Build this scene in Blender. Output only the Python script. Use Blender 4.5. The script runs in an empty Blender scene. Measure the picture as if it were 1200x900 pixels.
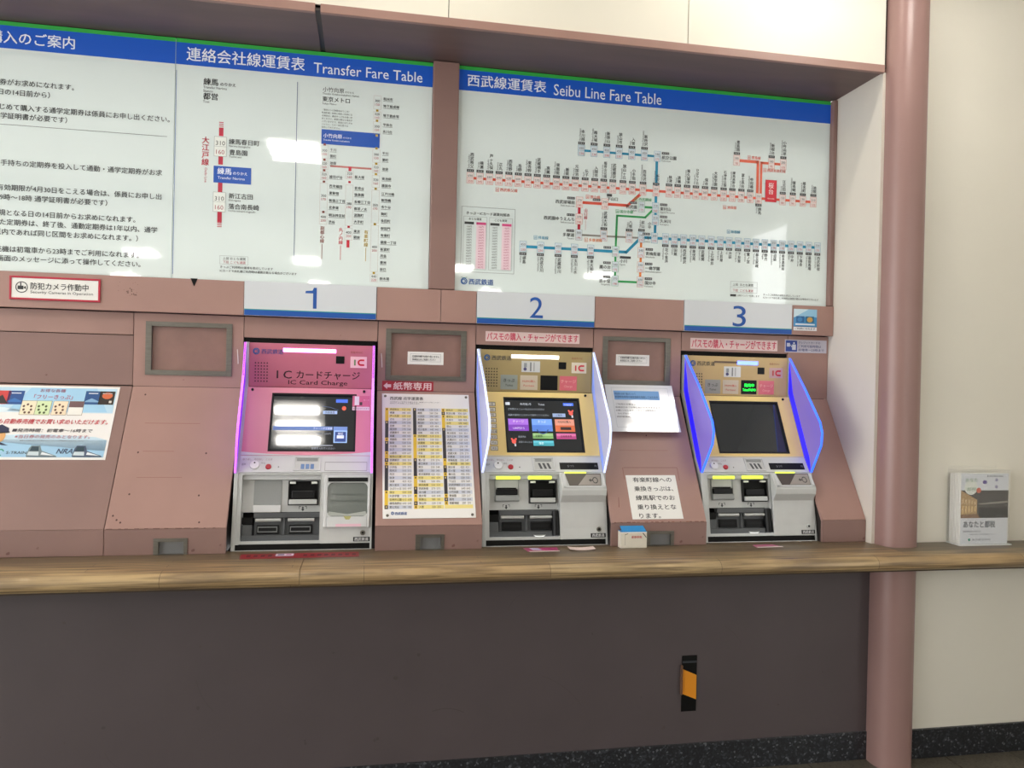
import bpy, bmesh, math, random
from mathutils import Vector, Matrix
random.seed(7)
SC = bpy.context.scene
COL = SC.collection

# ---------------------------------------------------------------- camera
cam = bpy.data.cameras.new('camera')
cam.sensor_width = 36.0
cam.lens = 27.012
camo = bpy.data.objects.new('camera', cam)
COL.objects.link(camo)
r_ = Vector((0.98266684, -0.18404785, 0.02218729))
u_ = Vector((-0.02081977, 0.00935962, 0.99973943))
f_ = Vector((0.18420755, 0.98287272, -0.00536556))
camo.matrix_world = Matrix(((r_.x, u_.x, -f_.x, 0.0), (r_.y, u_.y, -f_.y, 0.0), (r_.z, u_.z, -f_.z, 1.5), (0, 0, 0, 1)))
SC.camera = camo

# ---------------------------------------------------------------- world, exposure
SC.view_settings.view_transform = 'Standard'
SC.view_settings.look = 'None'
SC.view_settings.gamma = 1.0
SC.view_settings.use_curve_mapping = False
SC.view_settings.exposure = 0.09
W = bpy.data.worlds.new('sky')
SC.world = W
W.use_nodes = True
W.node_tree.nodes['Background'].inputs[0].default_value = (0.955, 0.955, 0.95, 1)
W.node_tree.nodes['Background'].inputs[1].default_value = 5.0
TUBE = 32.0          # glow of the ceiling tubes
SPOT = 20.0          # watts of each wall-side downlight


def spot(name, loc, power, size, blend, rad=0.03, colour=(1, 0.93, 0.8)):
    l = bpy.data.lights.new(name, 'SPOT')
    l.energy = power
    l.spot_size = size
    l.spot_blend = blend
    l.shadow_soft_size = rad
    l.color = colour
    o = bpy.data.objects.new(name, l)
    COL.objects.link(o)
    o.location = loc
    return o


for x_ in (-2.0, 0.15, 1.42):
    spot('downlight_lamp', (x_, 2.38, 3.47), SPOT, math.radians(150), 0.7)


# ---------------------------------------------------------------- helpers
def lin(h):
    h = h.lstrip('#')
    out = []
    for i in (0, 2, 4):
        c = int(h[i:i + 2], 16) / 255
        out.append(c / 12.92 if c <= 0.04045 else ((c + 0.055) / 1.055) ** 2.4)
    return (out[0], out[1], out[2], 1.0)


MATS = {}


def mat(name, hexc, rough=0.5, metal=0.0, emit=None, es=0.0, coat=0.0, vary=0.0, vscale=6.0, stretch=(1, 1, 1), bump=0.0, alpha=1.0, trans=0.0, spec=0.5, spots=None):
    if name in MATS:
        return MATS[name]
    m = bpy.data.materials.new(name)
    m.use_nodes = True
    nt = m.node_tree
    b = nt.nodes['Principled BSDF']
    b.inputs['Base Color'].default_value = lin(hexc)
    b.inputs['Roughness'].default_value = rough
    b.inputs['Metallic'].default_value = metal
    b.inputs['Coat Weight'].default_value = coat
    b.inputs['Coat Roughness'].default_value = 0.03
    b.inputs['Alpha'].default_value = alpha
    b.inputs['Transmission Weight'].default_value = trans
    b.inputs['Specular IOR Level'].default_value = spec
    if emit:
        b.inputs['Emission Color'].default_value = lin(emit)
        b.inputs['Emission Strength'].default_value = es
    if vary or bump or spots:
        tc = nt.nodes.new('ShaderNodeTexCoord')
        mp = nt.nodes.new('ShaderNodeMapping')
        mp.inputs['Scale'].default_value = stretch
        nt.links.new(tc.outputs['Object'], mp.inputs['Vector'])
        n = nt.nodes.new('ShaderNodeTexNoise')
        n.inputs['Scale'].default_value = vscale
        n.inputs['Detail'].default_value = 6
        nt.links.new(mp.outputs['Vector'], n.inputs['Vector'])
        base = None
        if vary:
            c = lin(hexc)
            mx = nt.nodes.new('ShaderNodeMix')
            mx.data_type = 'RGBA'
            mx.inputs[6].default_value = tuple(v * (1 - vary) for v in c[:3]) + (1,)
            mx.inputs[7].default_value = tuple(min(1, v * (1 + vary)) for v in c[:3]) + (1,)
            rp = nt.nodes.new('ShaderNodeMapRange')
            rp.inputs['From Min'].default_value = 0.3
            rp.inputs['From Max'].default_value = 0.7
            nt.links.new(n.outputs['Fac'], rp.inputs['Value'])
            nt.links.new(rp.outputs['Result'], mx.inputs[0])
            base = mx.outputs[2]
            nt.links.new(base, b.inputs['Base Color'])
        if spots:   # (colour, noise scale, threshold): chips and scuffs of their own shape
            sc_, thr = spots[1], spots[2]
            n2 = nt.nodes.new('ShaderNodeTexNoise')
            n2.inputs['Scale'].default_value = sc_
            n2.inputs['Detail'].default_value = 3
            nt.links.new(tc.outputs['Object'], n2.inputs['Vector'])
            rp2 = nt.nodes.new('ShaderNodeMapRange')
            rp2.inputs['From Min'].default_value = thr
            rp2.inputs['From Max'].default_value = thr + 0.02
            nt.links.new(n2.outputs['Fac'], rp2.inputs['Value'])
            mx2 = nt.nodes.new('ShaderNodeMix')
            mx2.data_type = 'RGBA'
            if base:
                nt.links.new(base, mx2.inputs[6])
            else:
                mx2.inputs[6].default_value = lin(hexc)
            mx2.inputs[7].default_value = lin(spots[0])
            nt.links.new(rp2.outputs['Result'], mx2.inputs[0])
            nt.links.new(mx2.outputs[2], b.inputs['Base Color'])
        if bump:
            bp = nt.nodes.new('ShaderNodeBump')
            bp.inputs['Strength'].default_value = bump
            bp.inputs['Distance'].default_value = 0.002
            nt.links.new(n.outputs['Fac'], bp.inputs['Height'])
            nt.links.new(bp.outputs['Normal'], b.inputs['Normal'])
    MATS[name] = m
    return m


def ink(hexc, glow=0.0, rough=0.45):
    k = 'ink_%s_%d' % (hexc.lstrip('#'), int(glow * 100))
    if glow:
        return mat(k, hexc, rough, emit=hexc, es=glow)
    return mat(k, hexc, rough)


ORG = {}


def place(o, parent):
    COL.objects.link(o)
    if parent is not None:
        o.parent = parent
        ORG[o.name] = ORG[parent.name]
    return o


class MB:
    def __init__(self):
        self.v = []
        self.f = []
        self.m = []

    def add(self, vs, fs, mi=0):
        n = len(self.v)
        self.v += [tuple(p) for p in vs]
        self.f += [tuple(n + i for i in f) for f in fs]
        self.m += [mi] * len(fs)
        return self

    def prism(self, pts, vec, mi=0):
        n = len(pts)
        vec = Vector(vec)
        a = [Vector(p) for p in pts]
        b = [p + vec for p in a]
        fs = [tuple(range(n)), tuple(range(2 * n - 1, n - 1, -1))]
        fs += [(i, i + n, (i + 1) % n + n, (i + 1) % n) for i in range(n)]
        return self.add(a + b, fs, mi)

    def box(self, x0, x1, y0, y1, z0, z1, mi=0):
        return self.prism([(x0, y0, z0), (x1, y0, z0), (x1, y0, z1), (x0, y0, z1)], (0, y1 - y0, 0), mi)

    def slab(self, S, u0, u1, v0, v1, o0, o1, mi=0):
        return self.poly(S, [(u0, v0), (u1, v0), (u1, v1), (u0, v1)], o0, o1, mi)

    def poly(self, S, uv, o0, o1, mi=0):
        return self.prism([S.p(u, v, o0) for u, v in uv], S.n * (o1 - o0), mi)

    def frame(self, S, a, b, o0, o1, mi=0):
        (u0, u1, v0, v1), (a0, a1, b0, b1) = a, b
        self.slab(S, u0, a0, v0, v1, o0, o1, mi)
        self.slab(S, a1, u1, v0, v1, o0, o1, mi)
        self.slab(S, a0, a1, v0, b0, o0, o1, mi)
        self.slab(S, a0, a1, b1, v1, o0, o1, mi)
        return self

    def profx(self, x0, x1, yz, mi=0):
        return self.prism([(x0, y, z) for y, z in yz], (x1 - x0, 0, 0), mi)

    def cyl(self, p0, p1, r0, r1=None, n=16, mi=0):
        r1 = r0 if r1 is None else r1
        p0, p1 = Vector(p0), Vector(p1)
        d = (p1 - p0).normalized()
        a = d.orthogonal().normalized()
        b = d.cross(a)
        vs = []
        for p, r in ((p0, r0), (p1, r1)):
            for i in range(n):
                t = 2 * math.pi * i / n
                vs.append(p + a * (r * math.cos(t)) + b * (r * math.sin(t)))
        fs = [tuple(range(n)), tuple(range(2 * n - 1, n - 1, -1))]
        fs += [(i, i + n, (i + 1) % n + n, (i + 1) % n) for i in range(n)]
        return self.add(vs, fs, mi)

    def build(self, name, m, parent=None, bevel=0.0, seg=2, smooth=False, label=None, kind=None):
        me = bpy.data.meshes.new(name)
        if parent is None:
            xs = [p[0] for p in self.v]
            ys = [p[1] for p in self.v]
            zs = [p[2] for p in self.v]
            org = Vector(((min(xs) + max(xs)) / 2, (min(ys) + max(ys)) / 2, min(zs)))
        else:
            org = ORG[parent.name]
        bm = bmesh.new()
        vs = [bm.verts.new(Vector(p) - org) for p in self.v]
        for f, mi in zip(self.f, self.m):
            try:
                fc = bm.faces.new([vs[i] for i in f])
                fc.material_index = mi
            except ValueError:
                pass
        bmesh.ops.recalc_face_normals(bm, faces=bm.faces)
        if bevel:
            es = [e for e in bm.edges if len(e.link_faces) == 2 and e.calc_face_angle(0) > 0.5]
            bmesh.ops.bevel(bm, geom=es, offset=bevel, segments=seg, affect='EDGES', profile=0.5, clamp_overlap=True)
        bm.to_mesh(me)
        bm.free()
        for mm in (m if isinstance(m, (list, tuple)) else [m]):
            me.materials.append(mm)
        if smooth:
            me.polygons.foreach_set('use_smooth', [True] * len(me.polygons))
            try:
                me.set_sharp_from_angle(angle=math.radians(40))
            except Exception:
                pass
        o = bpy.data.objects.new(name, me)
        if parent is None:
            o.location = org
        place(o, parent)
        if parent is None:
            ORG[o.name] = org
        if label:
            o['label'] = label
        if kind:
            o['kind'] = kind
        return o


def thing(name, loc, label=None, cat=None, group=None, kind=None):
    o = bpy.data.objects.new(name, None)
    o.empty_display_size = 0.05
    COL.objects.link(o)
    o.location = loc
    ORG[o.name] = Vector(loc)
    return tag(o, label, cat, group, kind)


def tag(o, label=None, cat=None, group=None, kind=None):
    if label:
        o['label'] = label
    if cat:
        o['category'] = cat
    if group:
        o['group'] = group
    if kind:
        o['kind'] = kind
    return o


class Surf:
    """a plane that runs along x: (x, z) on it is the point with that x and height; or flat=z for a level top"""
    def __init__(self, a, b=None, dx=0.0, flat=False):
        self.flat = flat
        self.dx = dx
        if flat:
            self.P = Vector((dx, 0, a))
            self.U = Vector((1, 0, 0))
            self.V = Vector((0, 1, 0))
            self.n = Vector((0, 0, 1))
        else:
            k = 0.0 if b is None else (b[0] - a[0]) / (b[1] - a[1])
            y0 = a if b is None else a[0] - k * a[1]
            self.P = Vector((dx, y0, 0))
            self.U = Vector((1, 0, 0))
            self.V = Vector((0, k, 1))
            self.n = self.U.cross(self.V).normalized()

    def p(self, u, v, o=0.0):
        return self.P + self.U * u + self.V * v + self.n * o


# -------- lettering: every string is taken from the built-in font once, then laid onto its surface
PRINTS = []


class Print:
    def __init__(self, name, S, parent, off=0.0004, kind=None, label=None):
        self.name, self.S, self.parent, self.off = name, S, parent, off
        self.ops = []
        self.kind = kind
        self.label = label
        PRINTS.append(self)

    def poly(self, pts, col, tier=0, glow=0):
        self.ops.append(('p', pts, col, tier, glow))
        return self

    def rect(self, u0, u1, v0, v1, col, tier=0, glow=0):
        return self.poly([(u0, v0), (u1, v0), (u1, v1), (u0, v1)], col, tier, glow)

    def box(self, u0, u1, v0, v1, w, col, tier=1):
        self.rect(u0, u1, v0, v0 + w, col, tier)
        self.rect(u0, u1, v1 - w, v1, col, tier)
        self.rect(u0, u0 + w, v0 + w, v1 - w, col, tier)
        return self.rect(u1 - w, u1, v0 + w, v1 - w, col, tier)

    def line(self, pts, w, col, tier=0):
        for i in range(len(pts) - 1):
            a, b = Vector(pts[i]), Vector(pts[i + 1])
            d = (b - a).normalized()
            q = Vector((-d.y, d.x)) * (w / 2)
            a = a - d * (w / 2 if i else 0)
            self.poly([tuple(a - q), tuple(b - q), tuple(b + q), tuple(a + q)], col, tier)
        return self

    def disc(self, u, v, r, col, tier=0, n=20, ri=0.0, a0=0.0, a1=360.0, sx=1.0, glow=0):
        A = [math.radians(a0 + (a1 - a0) * i / n) for i in range(n + 1)]
        if ri == 0:
            return self.poly([(u + sx * r * math.cos(t), v + r * math.sin(t)) for t in A[:-1]] if a1 - a0 >= 360 else [(u, v)] + [(u + sx * r * math.cos(t), v + r * math.sin(t)) for t in A], col, tier, glow)
        for s, t in zip(A, A[1:]):
            self.poly([(u + sx * ri * math.cos(s), v + ri * math.sin(s)), (u + sx * r * math.cos(s), v + r * math.sin(s)), (u + sx * r * math.cos(t), v + r * math.sin(t)), (u + sx * ri * math.cos(t), v + ri * math.sin(t))], col, tier, glow)
        return self

    def text(self, u, v, s, em, col, al='L', bold=0, tier=1, sx=1.0, rot=0, shear=0.0, glow=0):
        self.ops.append(('t', u, v, s, em, col, al, bold, tier, sx, rot, shear, None, glow))
        return self

    def fit(self, u0, u1, v0, v1, s, col, bold=0, tier=1, shear=0.0, glow=0):
        self.ops.append(('t', u0, v0, s, 1, col, 'L', bold, tier, 1, 0, shear, (u1 - u0, v1 - v0), glow))
        return self

    def vert(self, u, vtop, s, em, col, bold=0, tier=1, up=False):
        """upright characters one under another, centred on u"""
        if up:
            vtop = vtop + em * len(s)
        for i, ch in enumerate(s):
            if ch in 'ー〜':
                self.text(u + em * 0.42, vtop - (i + 1) * em + em * 0.1, ch, em, col, 'L', bold, tier, 1, 90)
            else:
                self.text(u, vtop - (i + 1) * em + em * 0.12, ch, em, col, 'C', bold, tier)
        return self


def glyph_meshes(strings):
    objs = {}
    for s in strings:
        cu = bpy.data.curves.new('letters', 'FONT')
        cu.body = s
        cu.resolution_u = 5 if len(s) == 1 and s.isdigit() else 2
        o = bpy.data.objects.new('letters', cu)
        COL.objects.link(o)
        objs[s] = (o, cu)
    bpy.context.view_layer.update()
    dg = bpy.context.evaluated_depsgraph_get()
    out = {}
    for s, (o, cu) in objs.items():
        me = bpy.data.meshes.new_from_object(o.evaluated_get(dg))
        vs = [tuple(v.co[:2]) for v in me.vertices]
        fs = [tuple(p.vertices) for p in me.polygons]
        if vs:
            bb = (min(v[0] for v in vs), max(v[0] for v in vs), min(v[1] for v in vs), max(v[1] for v in vs))
        else:
            bb = (0, 1, 0, 1)
        out[s] = (vs, fs, bb)
        bpy.data.meshes.remove(me)
    for o, cu in objs.values():
        bpy.data.objects.remove(o)
        bpy.data.curves.remove(cu)
    return out


def flush_prints():
    strs = sorted({op[3] for P in PRINTS for op in P.ops if op[0] == 't'})
    G = glyph_meshes(strs)
    for P in PRINTS:
        V, F, MI, mats, idx = [], [], [], [], {}
        org = ORG[P.parent.name]

        def mi(col, glow):
            k = (col, glow)
            if k not in idx:
                idx[k] = len(mats)
                mats.append(ink(col, glow))
            return idx[k]
        for op in P.ops:
            if op[0] == 'p':
                _, pts, col, tier, glow = op
                n = len(V)
                V += [P.S.p(u, v, P.off + tier * 0.0003) - org for u, v in pts]
                F.append(tuple(range(n, n + len(pts))))
                MI.append(mi(col, glow))
            else:
                _, u, v, s, em, col, al, bold, tier, sx, rot, shear, box, glow = op
                vs, fs, bb = G[s]
                if box:
                    ku, kv = box[0] / (bb[1] - bb[0]), box[1] / (bb[3] - bb[2])
                    ox, oy = -bb[0], -bb[2]
                else:
                    ku, kv = em * sx, em
                    ox = {'L': 0, 'R': -bb[1], 'C': -(bb[0] + bb[1]) / 2}[al]
                    oy = 0
                ca, sa = math.cos(math.radians(rot)), math.sin(math.radians(rot))
                reps = [(0, 0)] if not bold else [(-bold, 0), (bold, 0), (0, bold)]
                for ri, (bx, by) in enumerate(reps):
                    n = len(V)
                    off = P.off + tier * 0.0003 + ri * 0.00004
                    for x, y in vs:
                        a = (x + ox + bx) * ku
                        b = (y + oy + by) * kv
                        a += shear * b
                        V.append(P.S.p(u + a * ca - b * sa, v + a * sa + b * ca, off) - org)
                    m_ = mi(col, glow)
                    for f in fs:
                        F.append(tuple(n + i for i in f))
                        MI.append(m_)
        me = bpy.data.meshes.new(P.name)
        me.from_pydata([tuple(p) for p in V], [], F)
        for m_ in mats:
            me.materials.append(m_)
        me.polygons.foreach_set('material_index', MI)
        # make every printed face look out of its surface
        bm = bmesh.new()
        bm.from_mesh(me)
        for f in bm.faces:
            if f.normal.dot(P.S.n) < 0:
                f.normal_flip()
        bm.to_mesh(me)
        bm.free()
        o = bpy.data.objects.new(P.name, me)
        place(o, P.parent)
        if P.label:
            o['label'] = P.label


# ---------------------------------------------------------------- materials
PINK = mat('pink_paint', '#a07e75', 0.42, vary=0.05, vscale=5, bump=0.05, spots=('#7d5850', 14, 0.74))
PINKD = mat('pink_paint_dull', '#886b64', 0.5, vary=0.05, vscale=5, spots=('#6d4c46', 18, 0.73))
MAUVE = mat('mauve_enamel', '#957671', 0.35, vary=0.04, vscale=3)
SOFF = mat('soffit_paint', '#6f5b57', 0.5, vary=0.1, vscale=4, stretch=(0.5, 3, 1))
BROWN = mat('brown_laminate', '#51484a', 0.5, vary=0.05, vscale=4, spots=('#4d4240', 26, 0.76))
CREAM = mat('cream_panel', '#e8e4d8', 0.4, vary=0.02, vscale=2)
BLACK = mat('black', '#070707', 0.55, spec=0.2)
GAP = mat('dark_gap', '#1c1614', 0.8)
STEEL = mat('brushed_steel', '#77746d', 0.42, metal=0.8, vary=0.1, vscale=30, stretch=(1, 1, 6))
GREY = mat('machine_grey', '#c0c2c1', 0.4, vary=0.03, vscale=20)
GREYL = mat('machine_pale_grey', '#cccecf', 0.35)
GREYM = mat('machine_mid_grey', '#8e9190', 0.45)
GREYD = mat('machine_dark_grey', '#4a4d50', 0.45)
CHAR = mat('charcoal_plastic', '#0d0e10', 0.4, spec=0.25)
SILV = mat('silver_trim', '#b9bcbb', 0.35, metal=0.3)
WHITE = mat('white_board', '#ced3d8', 0.25)
BOARDF = mat('fare_board_face', '#d5e0df', 0.04, coat=0.6, emit='#dfe9e4', es=0.07, vary=0.015, vscale=2)
PAPER = mat('paper', '#e9e8e4', 0.5)
GLOSS = mat('gloss_print', '#eceae8', 0.12)
SCREEN = mat('screen_glass', '#101418', 0.05, coat=1.0, emit='#2a323c', es=0.25)
LCD = mat('screen_glass_off', '#22262b', 0.06, coat=1.0, emit='#30353c', es=0.2)
RUB = mat('black_rubber', '#0c0c0d', 0.7)


def wood_mat(name='laminated_wood', dark_from=0.055):
    m = bpy.data.materials.new(name)
    m.use_nodes = True
    nt = m.node_tree
    b = nt.nodes['Principled BSDF']
    b.inputs['Roughness'].default_value = 0.42
    b.inputs['Coat Weight'].default_value = 0.12
    tc = nt.nodes.new('ShaderNodeTexCoord')
    sep = nt.nodes.new('ShaderNodeSeparateXYZ')
    nt.links.new(tc.outputs['Object'], sep.inputs[0])
    sub = nt.nodes.new('ShaderNodeMath')
    sub.operation = 'SUBTRACT'
    nt.links.new(sep.outputs['Y'], sub.inputs[0])
    nt.links.new(sep.outputs['Z'], sub.inputs[1])
    cmb = nt.nodes.new('ShaderNodeCombineXYZ')
    nt.links.new(sep.outputs['X'], cmb.inputs['X'])
    nt.links.new(sub.outputs[0], cmb.inputs['Y'])
    br = nt.nodes.new('ShaderNodeTexBrick')
    br.offset = 0.37
    br.inputs['Color1'].default_value = lin('#b39d77')
    br.inputs['Color2'].default_value = lin('#a58c68')
    br.inputs['Mortar'].default_value = lin('#4b3a28')
    br.inputs['Scale'].default_value = 1.0
    br.inputs['Mortar Size'].default_value = 0.0007
    br.inputs['Brick Width'].default_value = 0.62
    br.inputs['Row Height'].default_value = 0.036
    nt.links.new(cmb.outputs[0], br.inputs['Vector'])
    mp = nt.nodes.new('ShaderNodeMapping')
    mp.inputs['Scale'].default_value = (1.3, 48, 1)
    nt.links.new(cmb.outputs[0], mp.inputs['Vector'])
    n = nt.nodes.new('ShaderNodeTexNoise')
    n.inputs['Scale'].default_value = 2.2
    n.inputs['Detail'].default_value = 8
    n.inputs['Distortion'].default_value = 0.6
    nt.links.new(mp.outputs[0], n.inputs['Vector'])
    rp = nt.nodes.new('ShaderNodeValToRGB')
    rp.color_ramp.elements[0].position = 0.36
    rp.color_ramp.elements[0].color = (0.28, 0.24, 0.20, 1)
    rp.color_ramp.elements[1].position = 0.62
    rp.color_ramp.elements[1].color = (1.12, 1.08, 1.0, 1)
    nt.links.new(n.outputs['Fac'], rp.inputs[0])
    mx = nt.nodes.new('ShaderNodeMix')
    mx.data_type = 'RGBA'
    mx.blend_type = 'MULTIPLY'
    mx.inputs[0].default_value = 0.9
    nt.links.new(br.outputs['Color'], mx.inputs[6])
    nt.links.new(rp.outputs[0], mx.inputs[7])
    # worn, greyed patches
    mp2 = nt.nodes.new('ShaderNodeMapping')
    mp2.inputs['Scale'].default_value = (0.7, 6, 1)
    nt.links.new(cmb.outputs[0], mp2.inputs['Vector'])
    n2 = nt.nodes.new('ShaderNodeTexNoise')
    n2.inputs['Scale'].default_value = 3
    n2.inputs['Detail'].default_value = 5
    nt.links.new(mp2.outputs[0], n2.inputs['Vector'])
    r2 = nt.nodes.new('ShaderNodeMapRange')
    r2.inputs['From Min'].default_value = 0.48
    r2.inputs['From Max'].default_value = 0.66
    r2.inputs['To Max'].default_value = 0.7
    nt.links.new(n2.outputs['Fac'], r2.inputs['Value'])
    mx2 = nt.nodes.new('ShaderNodeMix')
    mx2.data_type = 'RGBA'
    nt.links.new(r2.outputs[0], mx2.inputs[0])
    nt.links.new(mx.outputs[2], mx2.inputs[6])
    mx2.inputs[7].default_value = lin('#73614e')
    # darker towards the wall side of the top, ragged by noise
    ad = nt.nodes.new('ShaderNodeMath')
    ad.operation = 'MULTIPLY_ADD'
    ad.inputs[1].default_value = 0.16
    nt.links.new(n2.outputs['Fac'], ad.inputs[0])
    nt.links.new(sep.outputs['Y'], ad.inputs[2])
    r3 = nt.nodes.new('ShaderNodeMapRange')
    r3.interpolation_type = 'SMOOTHSTEP'
    r3.inputs['From Min'].default_value = dark_from - 0.05
    r3.inputs['From Max'].default_value = dark_from + 0.09
    r3.inputs['To Max'].default_value = 0.8
    nt.links.new(ad.outputs[0], r3.inputs['Value'])
    mx3 = nt.nodes.new('ShaderNodeMix')
    mx3.data_type = 'RGBA'
    nt.links.new(r3.outputs[0], mx3.inputs[0])
    nt.links.new(mx2.outputs[2], mx3.inputs[6])
    mx3.inputs[7].default_value = lin('#5a4c3c' if dark_from > 0 else '#544d44')
    nt.links.new(mx3.outputs[2], b.inputs['Base Color'])
    return m


def speckle_mat(name, base, specks, scale, rough):
    m = bpy.data.materials.new(name)
    m.use_nodes = True
    nt = m.node_tree
    b = nt.nodes['Principled BSDF']
    b.inputs['Roughness'].default_value = rough
    tc = nt.nodes.new('ShaderNodeTexCoord')
    v = nt.nodes.new('ShaderNodeTexVoronoi')
    v.inputs['Scale'].default_value = scale
    nt.links.new(tc.outputs['Object'], v.inputs['Vector'])
    sp = nt.nodes.new('ShaderNodeSeparateColor')
    nt.links.new(v.outputs['Color'], sp.inputs[0])
    cr = nt.nodes.new('ShaderNodeValToRGB')
    cr.color_ramp.interpolation = 'CONSTANT'
    cr.color_ramp.elements[0].color = lin(base)
    cr.color_ramp.elements[1].position = specks[0][0]
    cr.color_ramp.elements[1].color = lin(specks[0][1])
    for p, c in specks[1:]:
        e = cr.color_ramp.elements.new(p)
        e.color = lin(c)
    nt.links.new(sp.outputs[0], cr.inputs[0])
    nt.links.new(cr.outputs[0], b.inputs['Base Color'])
    return m


WOOD = wood_mat()
WOODR = wood_mat('laminated_wood_greyed', -0.01)
TERR = speckle_mat('black_terrazzo', '#1d1e22', [(0.45, '#26282c'), (0.80, '#3c3f44'), (0.95, '#65686c')], 140, 0.3)
TILE = speckle_mat('floor_tile_stone', '#5b554b', [(0.5, '#635d52'), (0.9, '#4b463e')], 160, 0.45)
GROUT = mat('grout', '#3b3833', 0.8)

# ---------------------------------------------------------------- structure
XL, XR = -3.0, 2.998        # extent of the wall
XC = 1.992                # plane of the return wall beside the third machine
YB = 3.07                 # face of the fare boards
ZC = 0.877                # counter top

fl = MB().box(-5.5, 5.2, -7.5, 2.9, -0.06, -0.006).build('floor', GROUT, kind='structure')
tl = MB()
for i in range(21):
    for j in range(9):
        x0, y0 = -2.15 + i * 0.3, 2.84 - (j + 1) * 0.3
        s = MB().box(x0 + 0.002, x0 + 0.298, y0 + 0.002, y0 + 0.298, -0.006, random.uniform(-0.0006, 0.0006))
        s.build('tile', TILE, fl)
rest = MB()
for i in range(36):
    for j in range(24):
        x0, y0 = -5.45 + i * 0.3, 0.14 - (j + 1) * 0.3
        rest.box(x0 + 0.002, x0 + 0.298, y0 + 0.002, y0 + 0.298, -0.006, 0)
rest.build('tiles_beyond', TILE, fl, kind='stuff')
CEIL = mat('ceiling_white', '#d9d6cc', 0.7)
cl = MB().box(-5.5, 3.1, 0.90, 3.3, 3.5, 3.56).box(-5.5, 3.1, -7.5, 0.90, 2.72, 2.78).box(-5.5, 3.1, 0.88, 0.90, 2.78, 3.56)
cl.build('ceiling', CEIL, kind='structure')
# far side of the concourse, behind the camera
MB().box(-8.0, 5.2, -7.6, -7.5, 0, 3.5).build('wall_opposite', mat('opposite_wall', '#a8a59b', 0.7), kind='structure')
sw = MB().box(3.0, 3.1, 0.95, 2.756, 0, 3.5).box(3.0, 3.1, -7.5, 0.27, 0, 3.5)
sw.build('wall_side', mat('side_wall', '#b6b2a6', 0.7), kind='structure')

# lower wall under the counter, plinth of dark terrazzo
lw = MB().box(XL, 2.02, 2.78, 2.83, 0.112, 0.84).build('wall_lower', BROWN, kind='structure')
MB().box(XL, 2.03, 2.772, 2.84, 0.0, 0.112).build('baseboard_left', TERR, bevel=0.002, kind='structure')
# cream wall right of the column, upper and lower run
rw = MB().box(2.10, XR, 2.756, 2.80, 0.118, 3.5).build('wall_right', CREAM, kind='structure')
MB().box(2.10, XR, 2.745, 2.81, 0.0, 0.118).build('baseboard_right', TERR, bevel=0.002, kind='structure')
# return wall (reveal) right of machine 3
MB().box(XC, XC + 0.05, 2.75, 3.13, ZC - 0.03, 2.758).build('wall_return', mat('return_wall_cream', '#d5cfc4', 0.45, vary=0.03, vscale=3), kind='structure')
# back of the recess
MB().box(XL, XC, 3.12, 3.15, 0.80, 2.80).build('wall_back', GAP, kind='structure')
# cream wall above the beam, in panels with open joints
up = MB().box(XL, 2.06, 2.752, 2.80, 2.775, 3.5).build('wall_upper', GAP, kind='structure')
for a, b in ((-3.0, -1.555), (-1.552, -0.652), (-0.648, 0.254), (0.257, 1.160), (1.163, 1.995)):
    MB().box(a, b, 2.744, 2.752, 2.782, 3.5).build('panel', CREAM, up, bevel=0.001)
# beam: painted front strip and soffit
bm_ = MB().box(XL, XC + 0.006, 2.752, 3.12, 2.768, 2.785).build('trim_1', GAP, kind='structure')
for a, b in ((XL, -0.206), (-0.188, 1.990)):
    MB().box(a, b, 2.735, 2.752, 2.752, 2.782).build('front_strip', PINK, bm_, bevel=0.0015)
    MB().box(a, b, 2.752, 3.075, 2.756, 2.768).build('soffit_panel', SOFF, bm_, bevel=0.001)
MB().box(-0.206, -0.188, 2.740, 3.075, 2.760, 2.768).build('joint_cover', mat('joint_dark', '#4c4644', 0.6), bm_)
# posts beside the boards
for i, (a, b, n_) in enumerate(((0.229, 0.331, 'trim_2'), (1.972, XC - 0.001, 'trim_3'), (-1.80, -1.695, 'trim_4'))):
    MB().box(a, b, 3.045, 3.12, 1.853, 2.752).build(n_, PINKD, bevel=0.003, kind='structure')
# fascia band above the machines
fb = MB().box(XL, XC - 0.001, 3.062, 3.12, 1.722, 1.852).build('trim_5', GAP, kind='structure')
for a, b in ((-3.0, -1.72), (-1.718, -0.4675), (0.0275, 0.2755), (0.2775, 0.4185), (0.9095, 1.2965), (1.7935, 1.9905)):
    MB().box(a, b, 3.04, 3.062, 1.722, 1.850).build('fascia_panel', PINK, fb, bevel=0.0012)

# column
cm = MB()
ring = []
for i in range(48):
    t = 2 * math.pi * i / 48
    c, s = math.cos(t), math.sin(t)
    e = 2 / 2.6
    ring.append((2.083 + 0.078 * math.copysign(abs(c) ** e, c), 2.742 + 0.078 * math.copysign(abs(s) ** e, s), 0.0))
cm.prism(ring, (0, 0, 3.5))
col_ = cm.build('column', MAUVE, smooth=True)
tag(col_, 'mauve enamelled round column passing through the counter beside the cream wall', 'column')

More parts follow.
